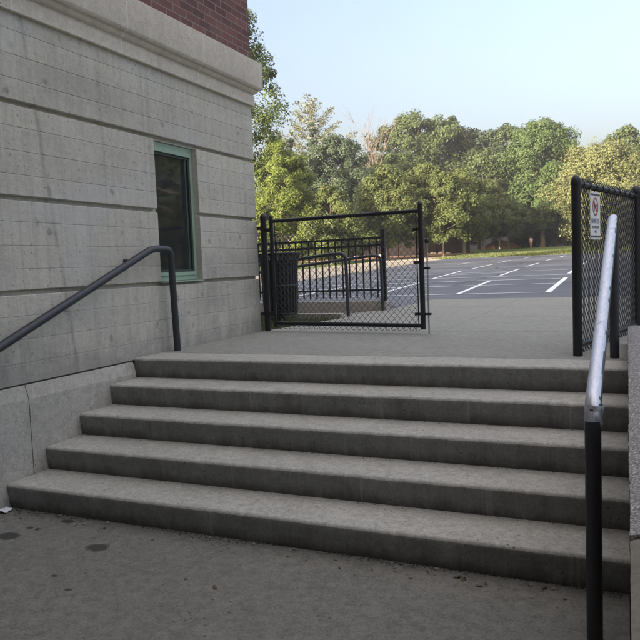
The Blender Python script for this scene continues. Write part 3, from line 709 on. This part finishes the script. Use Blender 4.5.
m = MB(); m.box(.36,.42,5.60,5.66,.135,1.235); m.box(.355,.425,5.595,5.665,1.235,1.25); kid(m.build('post',M['black']), pf)
for xx in (-2.1,-4.5):
    m = MB(); m.box(xx,xx+.06,5.60,5.66,.135,1.2); kid(m.build('post',M['black']), pf)
for z, nm in ((1.125,'top_rail'),(1.01,'upper_rail'),(.315,'bottom_rail')):
    m = MB(); m.box(-4.5,.36,5.608,5.652,z-.017,z+.017); kid(m.build(nm,M['black']), pf)
for i in range(41):
    x = .28 - .117*i; m = MB(); m.box(x-.0105,x+.0105,5.6195,5.6405,.19,1.125); kid(m.build('picket',M['black']), pf)
# slatted litter bin
bin_ = empty('litter_bin', (-.47,3.72,-.02), 'round black slatted steel litter bin standing in the grass behind the gate', 'litter bin')
m = MB(); k = 30
for i in range(k):
    a = 2*math.pi*i/k; ca, sa = math.cos(a), math.sin(a); ta = Vector((-sa,ca,0)); ra = Vector((ca,sa,0)); V = []
    pr = [(.225,.10,.013),(.235,.25,.014),(.245,.55,.015),(.25,.75,.016),(.262,.84,.017),(.292,.91,.018),(.305,.925,.012)]
    for r, z, w in pr:
        for rr_, ww in ((r-.004,-w),(r-.004,w),(r+.004,w),(r+.004,-w)):
            V.append(ra*rr_ + ta*ww + Vector((0,0,z)))
    F_ = []
    for j in range(len(pr)-1):
        for q in range(4): F_.append((4*j+q,4*j+(q+1)%4,4*j+4+(q+1)%4,4*j+4+q))
    F_ += [(0,1,2,3),(4*len(pr)-4,4*len(pr)-3,4*len(pr)-2,4*len(pr)-1)]
    m.add(V, F_)
m.build('slats', M['can'], bin_)
for z, r in ((.12,.222),(.50,.240),(.93,.30)):
    m = MB(); m.tube([(r*math.cos(a),r*math.sin(a),z) for a in [2*math.pi*q/32 for q in range(33)]], .012, 8, caps=False); m.build('band', M['can'], bin_, smooth=50)
m = MB(); m.lathe((0,0,.11), [(.20,0),(.205,.02),(.21,.74),(.20,.75),(.02,.74)], 24); m.build('liner', M['can'], bin_, smooth=40)
m = MB(); m.lathe((0,0,0), [(.16,0),(.16,.03),(.05,.05),(.05,.12)], 20); m.build('base', M['can'], bin_, smooth=40)

# ------------------------------------------------------------------ litter on the courtyard floor
rk = random.Random(11)
def pebble(r, seed):
    q = random.Random(seed); bm = bmesh.new(); bmesh.ops.create_icosphere(bm, subdivisions=1, radius=r)
    for v in bm.verts: v.co *= q.uniform(.75,1.25); v.co.z *= .6
    me = bpy.data.meshes.new('pebble'); bm.to_mesh(me); bm.free(); me.materials.append(M['stone']); return me
pm = [pebble(.011,s) for s in range(4)]
def drop(name, me, x, y, z, label, cat, group, s=1.):
    o = bpy.data.objects.new(name, me); col.objects.link(o); o.location = (x,y,z); o.rotation_euler = (rk.uniform(-.3,.3),rk.uniform(-.3,.3),rk.uniform(0,6.28)); o.scale = (s,s,s); tag(o,label,cat,group); return o
for i in range(30):
    x = .5 + 3.2*rk.random()**.8; y = -1.43 - abs(rk.gauss(0,.05)) - .005
    drop('pebble', rk.choice(pm), x, y, -.821, 'pale pebble lying along the foot of the lowest step', 'pebble', 'pebbles along the foot of the stairs', rk.uniform(.4,1.25))
m = MB(); pts = [(-.5,0),(-.25,.22),(-.05,.12),(.1,.3),(.3,.12),(.55,0),(.3,-.14),(.1,-.26),(-.05,-.1),(-.25,-.2)]
m.add([(x*.05,y*.05,.004*math.sin(i*2.1)+.003) for i,(x,y) in enumerate(pts)], [tuple(range(len(pts)))]); me_l = m.build('dry_leaf', M['dryleaf'], flip=False); lm = me_l.data; bpy.data.objects.remove(me_l)
for i in range(16):
    near = i < 11
    x = .25 + 3.4*rk.random(); y = (-1.45 - abs(rk.gauss(0,.07))) if near else rk.uniform(-2.6,-1.6)
    drop('dry_leaf', lm, x, y, -.821, 'small dark dry leaf on the courtyard concrete', 'leaf', 'dry leaves on the courtyard', rk.uniform(.35,.9))
m = MB(); V = []
for i in range(1700):
    x = .06+3.78*rk.random(); y = -1.412 - abs(rk.gauss(0,.024))*(1+.8*math.sin(x*5)); r = rk.uniform(.0012,.005)
    a = rk.random()*6.28
    m.add([(x+r*math.cos(a+q*2.1),y+r*math.sin(a+q*2.1),-.824+(0 if q<3 else 0)) for q in range(3)] + [(x,y,-.824+r)], [(0,1,3),(1,2,3),(2,0,3)])
for k in range(4):
    for i in range(160):
        x = .05+3.78*rk.random(); y = -(k)*TR + .006 - abs(rk.gauss(0,.012)); r = rk.uniform(.001,.0045); a = rk.random()*6.28; zz = -(k+1)*RI + .0005
        m.add([(x+r*math.cos(a+q*2.1),y+r*math.sin(a+q*2.1),zz) for q in range(3)] + [(x,y,zz+r)], [(0,1,3),(1,2,3),(2,0,3)])
tag(m.build('grit', M['grit'], flip=False), 'fine dark grit gathered in the angles of the steps', 'grit', kind='stuff')
m = MB(); nx = 6; V = []
for j in range(nx+1):
    for i in range(nx+1): V.append((.034+.013*i+.004*math.sin(j*1.7), -1.535+.012*j, -.821 + .004*i*(6-i)*.3 + .012*abs(math.sin(i*.9+j*.6+.5*i*j)) ))
m.add(V, [(j*(nx+1)+i,j*(nx+1)+i+1,(j+1)*(nx+1)+i+1,(j+1)*(nx+1)+i) for j in range(nx) for i in range(nx)])
tag(m.build('paper_scrap', M['paper'], flip=False), 'crumpled white paper scrap at the foot of the left wall', 'litter')

# ------------------------------------------------------------------ trees
def crown_quads(seed, H0, H1, Rad, shape, clumps, leaves, ls, flat_=.75, up=.35):
    """leaf faces spread through clumps that fill an uneven envelope; returns quads and clump centres (local)"""
    g = np.random.default_rng(seed); hh = H1-H0
    ph = g.uniform(0,6.28,6); fr_ = g.integers(2,6,6)
    def env(t):
        t = np.clip(t,0,1)
        if shape == 'maple': return np.where(t<.3, .62+.38*(t/.3), np.cos((t-.3)/.7*1.45)**.9)
        if shape == 'round': return np.sqrt(np.clip(1-(2*t-1)**2*.96,0,1))**.9
        if shape == 'oak': return np.where(t<.45, .7+.3*(t/.45), np.sqrt(np.clip(1-((t-.45)/.56)**2,0,1)))
        if shape == 'cone': return (1-t)*.95+.06
        if shape == 'bush': return np.where(t<.5, 1., np.sqrt(np.clip(1-((t-.5)/.52)**2,0,1)))
        return np.ones_like(t)
    C = []; Q = []
    t = g.random(clumps)**(.9 if shape!='cone' else 1.3); a = g.uniform(0,2*np.pi,clumps); e = env(t)
    lob = 1 + .16*np.sin(fr_[0]*a+ph[0]+3*t) + .13*np.sin(fr_[1]*a+ph[1]-7*t) + .10*np.sin(9*t+ph[2])
    rad = Rad*e*lob*np.sqrt(g.uniform(.12,1.,clumps))
    cx, cy, cz = rad*np.cos(a), rad*np.sin(a), H0 + hh*t + g.normal(0,hh*.025,clumps)
    cr = Rad*g.uniform(.13,.30,clumps)*(.55+.45*e)
    for i in range(clumps):
        n = int(leaves*g.uniform(.6,1.4)); d = g.normal(0,1,(n,3)); d /= np.linalg.norm(d,axis=1)[:,None]
        p = d*(g.random(n)**.45)[:,None]*cr[i]; p[:,2] *= flat_; p[:,2] += up*np.abs(g.normal(0,.35,n))*cr[i]
        p += np.array([cx[i],cy[i],cz[i]])
        out = np.array([cx[i],cy[i],.25*Rad]); out = out/ (np.linalg.norm(out)+1e-6)
        nr = d*.7 + out*.5 + np.array([0,0,.35]) + g.normal(0,.45,(n,3)); nr /= np.linalg.norm(nr,axis=1)[:,None]
        tx = np.cross(nr, g.normal(0,1,(n,3))); tx /= np.linalg.norm(tx,axis=1)[:,None]; ty = np.cross(nr,tx)
        sc = (ls*g.uniform(.6,1.35,n))[:,None]
        Q.append(np.stack([p - tx*sc*.55, p - ty*sc*.32 + tx*sc*.05, p + tx*sc*.6, p + ty*sc*.32 + tx*sc*.05],1))
    return np.concatenate(Q), np.stack([cx,cy,cz,cr],1)
def trunk_mb(seed, Ht, r0, C, nl=14, lean=.02, z_from=.3):
    g = random.Random(seed); mb = MB()
    pts, rr_ = [], []; x = y = 0
    for k in range(9):
        t = k/8; x += g.gauss(0,lean)*Ht/8; y += g.gauss(0,lean)*Ht/8
        pts.append(Vector((x,y,Ht*t))); rr_.append(r0*(1.35 if k==0 else 1-.88*t))
    pts.insert(1, Vector((0,0,Ht*.02))); rr_.insert(1, r0)
    mb.tube(pts, rr_, 9)
    idx = list(range(len(C))); g.shuffle(idx)
    for i in idx[:nl]:
        c = Vector(C[i][:3]); t = max(z_from, min(.85, (c.z/Ht)*.72)); 
        k = t*8; b = pts[1+int(k)] .lerp(pts[min(len(pts)-1, 2+int(k))], k-int(k)); rb = r0*(1-.88*t)*.5
        m1 = b.lerp(c,.5) + Vector((g.gauss(0,.1),g.gauss(0,.1),-.05*(c-b).length)); mb.tube([b, m1, c], [rb, rb*.6, rb*.15], 5)
    return mb
protos = {}
def tree(kind, label, x, y, Ht, Rad, cb, shape, mat, seed, clumps=85, leaves=120, ls=.28, barkm='bark', r0=None, group=None, cat='tree', up=.35, flat_=.75, limbs=14, rz=0.):
    o = empty(kind, (x,y,H(x,y)-.02), label, cat, group, rz)
    key = (seed,Ht,Rad,cb,shape)
    if y > 50: leaves, ls, clumps = int(leaves*1.4), ls*.82, int(clumps*1.35)
    Q, C = crown_quads(seed, cb, Ht, Rad, shape, clumps, leaves, ls, flat_, up)
    trunk_mb(seed+1, Ht*.9, r0 or Ht*.016, C, limbs).build('trunk', M[barkm], o, smooth=60)
    quads('crown', Q, M[mat], o)
    return o
T = tree
# the row of young maples along the edge of the lot
row = 'maples planted along the edge of the lot'
T('maple_tree','yellow lit maple nearest the building corner, left of the other maples',-26.3,55,11.6,4.0,.8,'maple','mapley',1,150,160,.24,'bark',.13,row)
T('maple_tree','dark shaded maple low behind the picket railing, beside the yellow maple',-21.6,56,7.0,3.5,.6,'maple','maple',2,95,140,.24,'bark',.12,row)
T('maple_tree','broad maple directly behind the middle of the closed gate',-18.6,64,9.2,4.1,1.5,'maple','maple',3,120,150,.25,'bark',.13,row)
T('maple_tree','maple over the latch end of the gate with a pale trunk',-16.4,70,9.7,3.9,2.0,'maple','maple',4,115,145,.25,'barkpale',.15,row)
T('maple_tree','first maple trunk right of the gate, slim and grey',-13.6,67,8.6,3.6,1.9,'maple','maple',5,110,140,.25,'bark',.11,row)
T('maple_tree','maple with the thickest pale trunk right of the gate',-12.6,72.5,9.0,3.8,1.9,'maple','maple',6,115,145,.25,'barkpale',.19,row)
T('maple_tree','maple at the right end of the board fence',-12.2,82,8.4,3.7,2.0,'maple','maple',7,105,140,.27,'bark',.14,row)
T('maple_tree','small maple in front of the orange mulch heap',-12.3,94,7.6,3.6,2.0,'maple','mid',8,100,135,.28,'bark',.13,row)
T('maple_tree','last and lowest maple of the row, left of the walking person',-10.6,91,6.4,3.2,1.9,'maple','mid',9,95,130,.27,'bark',.11,row)
# big trees behind
T('shade_tree','dark blue green round tree under the tall pine',-29.2,76,14.6,4.8,1.0,'round','blueg',10,210,170,.30,'bark')
T('broadleaf_tree','tall leafy tree rising right behind the building corner',-16.9,30,15.0,3.2,5.6,'oak','mid',11,190,170,.14,'bark',.2)
T('broadleaf_tree','rounded green tree just right of the bare dead tree',-27.2,101,21.0,6.0,4,'oak','mid',12,130,140,.42)
T('broadleaf_tree','broad green tree crown second right of the dead tree',-22.5,106,20.2,6.4,4,'round','mid',13,140,140,.44)
T('broadleaf_tree','grey green tree above the thick pale maple trunk',-18.2,110,18.6,5.6,3,'oak','blueg',14,130,135,.44)
T('broadleaf_tree','dark dense tree crown left of the big oak',-13.6,112,19.2,6.0,3,'oak','dark',15,140,140,.44)
T('oak_tree','tallest big oak with a thick trunk and open lower branches',-7.2,100,17.2,5.6,2.6,'oak','oak',16,230,170,.36,'barkpale',.36,limbs=20)
T('olive_tree','large pale olive yellow tree behind the no pets sign',1.2,80,11.4,5.4,.9,'oak','olive',17,150,150,.28,'bark',.25)
T('broadleaf_tree','green tree top showing above the right side of the olive tree',4.2,110,16.4,5.6,3,'round','mid',18,120,130,.42)
T('broadleaf_tree','yellow green tree between the dead tree and the dark round tree',-32.6,98,15.2,5.2,2,'round','maple',19,110,130,.40)
T('broadleaf_tree','dark tree low at the left behind the yellow maple',-40,86,12.5,5.2,1,'oak','dark',20,110,130,.36)
T('broadleaf_tree','pale green crown peeping over the row left of the dark tree',-20.4,122,20,5.5,3,'oak','maple',21,110,120,.5)
T('broadleaf_tree','green tree beyond the board fence behind the closed gate',-24.5,88,13.2,4.8,1.5,'oak','mid',22,120,140,.34)
T('broadleaf_tree','mid green tree filling the gap behind the last maples',-15.6,100,13.5,4.8,1.5,'oak','mid',23,115,135,.36)
T('broadleaf_tree','shaded tree at the far right edge beyond the fence post',9.5,92,14,5.5,1,'oak','maple',24,110,130,.38)
T('broadleaf_tree','dark tree standing deep in the wood left of the oak trunk',-8.6,116,15,6,.8,'oak','dark',25,110,120,.46)
T('broadleaf_tree','dark tree standing deep in the wood right of the oak trunk',-2.2,112,13,6,.8,'oak','dark',26,110,120,.46)
# conifers
def spruce(label, x, y, Ht, Rad, seed):
    return T('spruce_tree', label, x, y, Ht, Rad, .6, 'cone', 'spruce', seed, 150, 90, .28, 'bark', None, 'spruces behind the yellow maple', up=-.3, flat_=.45, limbs=6)
spruce('narrow dark spruce spire nearest the building corner', -34.2, 71, 14.6, 2.5, 40)
spruce('dark spruce spire between the first spire and the tall pine', -35.2, 76, 15.6, 2.6, 41)
spruce('dark spruce spire hard against the left side of the pine', -34.6, 82, 17.6, 2.8, 42)
def pine(label, x, y, Ht, seed):
    g = np.random.default_rng(seed); q = random.Random(seed); o = empty('pine_tree', (x,y,H(x,y)), label, 'tree')
    mb = MB(); pts = [Vector((q.gauss(0,.05),q.gauss(0,.05),Ht*k/10)) for k in range(11)]; mb.tube(pts, [.34*(1-.9*k/10)+.02 for k in range(11)], 9); Q = []
    for k in range(46):
        t = .38 + .60*(k/45); z = Ht*t; a = k*2.399 + q.gauss(0,.25); L = (6.3*(1-((t-.38)/.64)**1.7)+.9)*q.uniform(.65,1.2); rise = .12 + .55*(t-.38)/.6
        d = Vector((math.cos(a),math.sin(a),0)); tip = Vector((0,0,z)) + d*L + Vector((0,0,L*rise+.35))
        mid = Vector((0,0,z)) + d*L*.55 + Vector((0,0,L*rise*.35)); mb.tube([Vector((0,0,z)),mid,tip],[.07,.045,.012],5)
        n = int(150*L/3)
        s_ = g.uniform(.35,1.03,n); p = np.array([list(Vector((0,0,z)).lerp(mid,min(1,u/.55)) if u<.55 else mid.lerp(tip,min(1.05,(u-.55)/.45))) for u in s_])
        w = .16+.42*np.sin(np.clip((s_-.3)/.75,0,1)*np.pi); p += g.normal(0,1,(n,3))*np.stack([w,w,w*.38],1)*.85
        nr = g.normal(0,.6,(n,3))+np.array([0,0,.8]); nr/=np.linalg.norm(nr,axis=1)[:,None]; tx = np.cross(nr,g.normal(0,1,(n,3))); tx/=np.linalg.norm(tx,axis=1)[:,None]; ty=np.cross(nr,tx); sc=(.34*g.uniform(.6,1.4,n))[:,None]
        Q.append(np.stack([p-tx*sc*.6,p-ty*sc*.2,p+tx*sc*.6,p+ty*sc*.2],1))
    mb.build('trunk', M['bark'], o, smooth=60); quads('crown', np.concatenate(Q), M['needle'], o)
pine('tall feathery pine rising above the other trees near the building', -38.3, 90, 22.4, 51)
def dead(label, x, y, Ht, seed):
    q = random.Random(seed); o = empty('dead_tree', (x,y,H(x,y)), label, 'tree'); mb = MB()
    mb.tube([(0,0,0),(.05,0,Ht*.25),(.0,.05,Ht*.42)], [.42,.36,.28], 9)
    def grow(p, d, L, r, lv):
        pts = [p]; cur = p.copy()
        for k in range(4):
            d = (d + Vector((q.gauss(0,.07),q.gauss(0,.07),.02))).normalized(); cur = cur + d*L/4; pts.append(cur.copy())
        mb.tube(pts, [r*(1-.17*k) for k in range(5)], 6)
        if lv < 3:
            for k in range(3 if lv else 4):
                s = q.randint(2,4); dd = (d + Vector((q.gauss(0,.42),q.gauss(0,.42),.15))).normalized(); grow(pts[s], dd, L*q.uniform(.45,.7), max(.016, r*.45), lv+1)
    for k in range(8):
        a = k*.82; grow(Vector((0,0,Ht*q.uniform(.3,.42))), Vector((.10*math.cos(a),.10*math.sin(a),1)).normalized(), Ht*q.uniform(.26,.40), .13, 1)
    mb.build('trunk', M['barkdead'], o, smooth=60)
dead('bare dead tree with many pale upright limbs lit orange', -29.2, 90, 21.0, 61)
# understorey shrubs behind the board fence
ush = 'dark shrubs in the understorey'
for i, (x, y, h, r, lab) in enumerate(((-42,74,5,3.4,'dark shrub at the far left behind the litter bin'),(-36,80,5.5,3.6,'dark shrub behind the left end of the board fence'),(-30.5,84,5.2,3.4,'dark shrub behind the board fence under the blue green tree'),
    (-25.5,82,4.8,3.2,'dark shrub over the board fence behind the looped handrails'),(-21,83,4.8,3.2,'dark shrub over the board fence behind the middle of the gate'),(-17,84,4.6,3.0,'dark shrub over the board fence behind the gate latch'),
    (-9.8,108,4.4,3.2,'dark shrub right behind the walking person'),(-5.2,106,4.2,3.4,'dark shrub behind the oak trunk'),(-1.2,104,4.2,3.4,'dark shrub right of the oak trunk under the branches'),
    (3.2,100,4.4,3.6,'dark shrub under the left side of the olive tree'),(7.6,102,4.6,3.6,'dark shrub at the far right under the olive tree'))):
    T('shrub', lab, x, y, h, r, .1, 'bush', 'dark', 70+i, 60, 90, .36, 'bark', .06, ush, 'shrub', limbs=4)
# trees right of the yard, mirrored in the window and seen from a step aside
T('broadleaf_tree','dense dark tree at the lawn side right of the lot, outside the frame',17,26,11,5.2,.4,'oak','mid',92,75,110,.3)
T('broadleaf_tree','tall dense tree right of the lot, farther out of the frame',26,42,14,6.5,.4,'oak','maple',93,80,110,.36)

# ------------------------------------------------------------------ far fence, mulch heap, rocks, person
bf = empty('board_fence', (-13,78,H(0,78)), 'board fence behind the maple trunks, tree shade put into its dark colour', 'fence')
m = MB(); q = random.Random(8); x = -46.
while x < -13.2:
    h = 1.82 + q.gauss(0,.012); y = 78 + q.gauss(0,.006); m.box(x, x+.14, y, y+.025, H(x,78)-.05, H(x,78)+h); x += .152
kid(m.build('boards', M['wood']), bf)
for xx in [-46+2.4*i for i in range(14)] + [-13.2]:
    m = MB(); m.box(xx,xx+.1,77.88,77.98,H(0,78)-.1,H(0,78)+1.9); kid(m.build('post',M['wood']), bf)
m = MB(); n = 28; V = []; rk = random.Random(9)
for j in range(9):
    for i in range(n):
        a = 2*math.pi*i/n; r = 1.7*(1-j/8)**.5*(1+.08*math.sin(3*a)); V.append((r*math.cos(a)*1.7, r*math.sin(a), 1.35*(j/8)**.8 + rk.gauss(0,.03)))
m.add(V, [(j*n+i,j*n+(i+1)%n,(j+1)*n+(i+1)%n,(j+1)*n+i) for j in range(8) for i in range(n)]); hp = m.build('mulch_heap', M['mulch'], smooth=60); hp.location = (-13.4,102,H(0,99)-.05)
tag(hp, 'sunlit orange bank of mulch seen between the last maple trunks', 'mulch heap')
q = random.Random(31)
for i in range(34):
    x = -15 - 24*q.random(); y = q.choice((75.5,76.3,77.0)) + q.gauss(0,.3); bm = bmesh.new(); bmesh.ops.create_icosphere(bm, subdivisions=2, radius=q.uniform(.18,.42))
    for v in bm.verts: v.co *= 1+q.uniform(-.14,.14); v.co.z *= .65
    me = bpy.data.meshes.new('landscape_rock'); bm.to_mesh(me); bm.free(); me.materials.append(M['rock'])
    o = bpy.data.objects.new('landscape_rock', me); col.objects.link(o); o.location = (x,y,H(x,y)+.08); tag(o,'tan rock lying in the sunlit mulch before the board fence','rock','rocks edging the mulch bed')
def skin(name, verts, edges, mat, parent=None, sub=2):
    me = bpy.data.meshes.new(name); me.from_pydata([v[:3] for v in verts], edges, [])
    o = bpy.data.objects.new(name, me); col.objects.link(o)
    md = o.modifiers.new('Skin','SKIN'); sv = me.skin_vertices[0].data
    for k, v in enumerate(verts): sv[k].radius = (v[3], v[4] if len(v) > 4 else v[3])
    sv[0].use_root = True
    o.modifiers.new('Sub','SUBSURF').render_levels = sub; o.modifiers['Sub'].levels = sub
    bpy.context.view_layer.update(); dg = bpy.context.evaluated_depsgraph_get(); me2 = bpy.data.meshes.new_from_object(o.evaluated_get(dg)); o.modifiers.clear(); o.data = me2
    me2.materials.clear(); me2.materials.append(mat); me2.polygons.foreach_set('use_smooth',[True]*len(me2.polygons))
    if parent: o.parent = parent
    return o
pe = empty('person', (-7.6,90,H(0,90)), 'small far person in a pale pink top walking on the grass by the oak', 'person', rz=R(200)); sc_ = .88
body = [(0,0,.90,.13,.10),(0,0,1.10,.12,.09),(0,0,1.32,.15,.10),(0,0,1.47,.06),(0,0.01,1.57,.075,.085),(0,.015,1.68,.08,.095),
        (.17,0,1.40,.055),(.24,.02,1.14,.042),(.25,.12,.92,.034),(.255,.16,.82,.03),(-.17,0,1.40,.055),(-.24,-.04,1.14,.042),(-.25,-.03,.90,.034),(-.255,-.02,.80,.03),
        (.09,0,.84,.085),(.10,.10,.48,.06),(.10,.04,.10,.04),(.10,.16,.035,.035),(-.09,0,.84,.085),(-.10,-.06,.48,.06),(-.10,-.24,.12,.04),(-.10,-.13,.035,.035)]
ed = [(0,1),(1,2),(2,3),(3,4),(4,5),(2,6),(6,7),(7,8),(8,9),(2,10),(10,11),(11,12),(12,13),(0,14),(14,15),(15,16),(16,17),(0,18),(18,19),(19,20),(20,21)]
b = skin('body', body, ed, M['skin'], pe); b.scale = (sc_,)*3
sh = skin('shirt', [(0,0,.88,.155,.125),(0,0,1.10,.145,.115),(0,0,1.33,.17,.12),(0,0,1.43,.075),(.18,0,1.40,.07),(.235,.012,1.20,.062),(-.18,0,1.40,.07),(-.235,-.03,1.20,.062)], [(0,1),(1,2),(2,3),(2,4),(4,5),(2,6),(6,7)], M['shirt'], pe); sh.scale = (sc_,)*3
st_ = skin('shorts', [(0,0,.92,.15,.12),(.09,0,.82,.105),(.10,.08,.55,.085),(-.09,0,.82,.105),(-.10,-.05,.55,.085)], [(0,1),(1,2),(0,3),(3,4)], M['shorts'], pe); st_.scale = (sc_,)*3
hr = skin('hair', [(0,-.02,1.70,.09,.10),(0,-.05,1.60,.075,.06),(0,-.07,1.48,.05,.04)], [(0,1),(1,2)], M['hair'], pe); hr.scale = (sc_,)*3

# ------------------------------------------------------------------ evening air
mb = MB(); mb.box(-125, 95, -65, 195, -3.2, 34)
hz_ = NT('evening_haze'); pv = hz_.n('ShaderNodeVolumePrincipled'); pv.inputs['Color'].default_value = (.9,.93,1,1); pv.inputs['Density'].default_value = .00055; pv.inputs['Anisotropy'].default_value = .2
hz_.t.links.new(pv.outputs[0], hz_.out.inputs['Volume'])
tag(mb.build('haze', hz_.mat), kind='stuff')
# ------------------------------------------------------------------ camera
f, roll, pitch, yaw = 696.2164, -.0397, -.0772, -.4173
cy, sy, cp, sp, cr, sr = math.cos(yaw), math.sin(yaw), math.cos(pitch), math.sin(pitch), math.cos(roll), math.sin(roll)
fw = Vector((sy*cp, cy*cp, sp)); r0 = Vector((cy,-sy,0)); u0 = r0.cross(fw)
rv = r0*cr + u0*sr; uv = u0*cr - r0*sr
cam = bpy.data.cameras.new('camera'); cam.sensor_width = 36; cam.lens = 36*f/640; cam.clip_end = 2000; cam.clip_start = .05
co = bpy.data.objects.new('camera', cam); col.objects.link(co)
Mx = Matrix.Identity(4)
for i in range(3): Mx[i][0], Mx[i][1], Mx[i][2] = rv[i], uv[i], -fw[i]
Mx.translation = Vector((3.8694,-4.7637,.7219)); co.matrix_world = Mx; scene.camera = co

# ------------------------------------------------------------------ light
EL, AZ = R(10.5), R(24)          # the light travels towards +x +y: the sun stands low behind the left shoulder
sd = Vector((-math.sin(AZ)*math.cos(EL), -math.cos(AZ)*math.cos(EL), math.sin(EL)))
sun = bpy.data.lights.new('sun','SUN'); sun.energy = 3.8; sun.angle = R(.5); sun.color = (1,.92,.80)
so_ = bpy.data.objects.new('sun', sun); col.objects.link(so_); so_.rotation_euler = (-sd).to_track_quat('-Z','Y').to_euler()
w = bpy.data.worlds.new('World'); scene.world = w; w.use_nodes = True; nt = w.node_tree
bg = nt.nodes['Background']; sky = nt.nodes.new('ShaderNodeTexSky'); sky.sky_type = 'NISHITA'; sky.sun_disc = False
sky.sun_elevation = EL; sky.sun_rotation = math.atan2(sd.x, sd.y); sky.altitude = 0; sky.air_density = 1.0; sky.dust_density = 10.0; sky.ozone_density = 1.0
# bright cloud veil added overhead, out of frame, to fill the shaded steps
def wn(typ, **kw):
    nd = nt.nodes.new(typ)
    for k, v in kw.items(): nd.inputs[k].default_value = v
    return nd
tc = wn('ShaderNodeTexCoord'); sx = wn('ShaderNodeSeparateXYZ'); nt.links.new(tc.outputs['Generated'], sx.inputs[0])
el_ = wn('ShaderNodeMapRange', **{'From Min':.48,'From Max':.80}); nt.links.new(sx.outputs[2], el_.inputs['Value'])
cn = wn('ShaderNodeTexNoise', Scale=3.2, Detail=6., Roughness=.6, Distortion=.6); nt.links.new(tc.outputs['Generated'], cn.inputs['Vector'])
cm = wn('ShaderNodeMapRange', **{'From Min':.30,'From Max':.62}); nt.links.new(cn.outputs['Fac'], cm.inputs['Value'])
mm = wn('ShaderNodeMath'); mm.operation = 'MULTIPLY'; nt.links.new(el_.outputs[0], mm.inputs[0]); nt.links.new(cm.outputs[0], mm.inputs[1])
cmx = nt.nodes.new('ShaderNodeMix'); cmx.data_type = 'RGBA'; nt.links.new(mm.outputs[0], cmx.inputs[0]); nt.links.new(sky.outputs[0], cmx.inputs[6]); cmx.inputs[7].default_value = (3.5,3.5,3.52,1)
nt.links.new(cmx.outputs[2], bg.inputs[0]); bg.inputs[1].default_value = .15
scene.view_settings.use_white_balance = True; scene.view_settings.white_balance_temperature = 6600; scene.view_settings.white_balance_tint = 19
scene.view_settings.view_transform = 'Standard'; scene.view_settings.look = 'None'; scene.view_settings.exposure = 2.2; scene.view_settings.gamma = 1; scene.view_settings.use_curve_mapping = False
scene.cycles.use_denoising = True
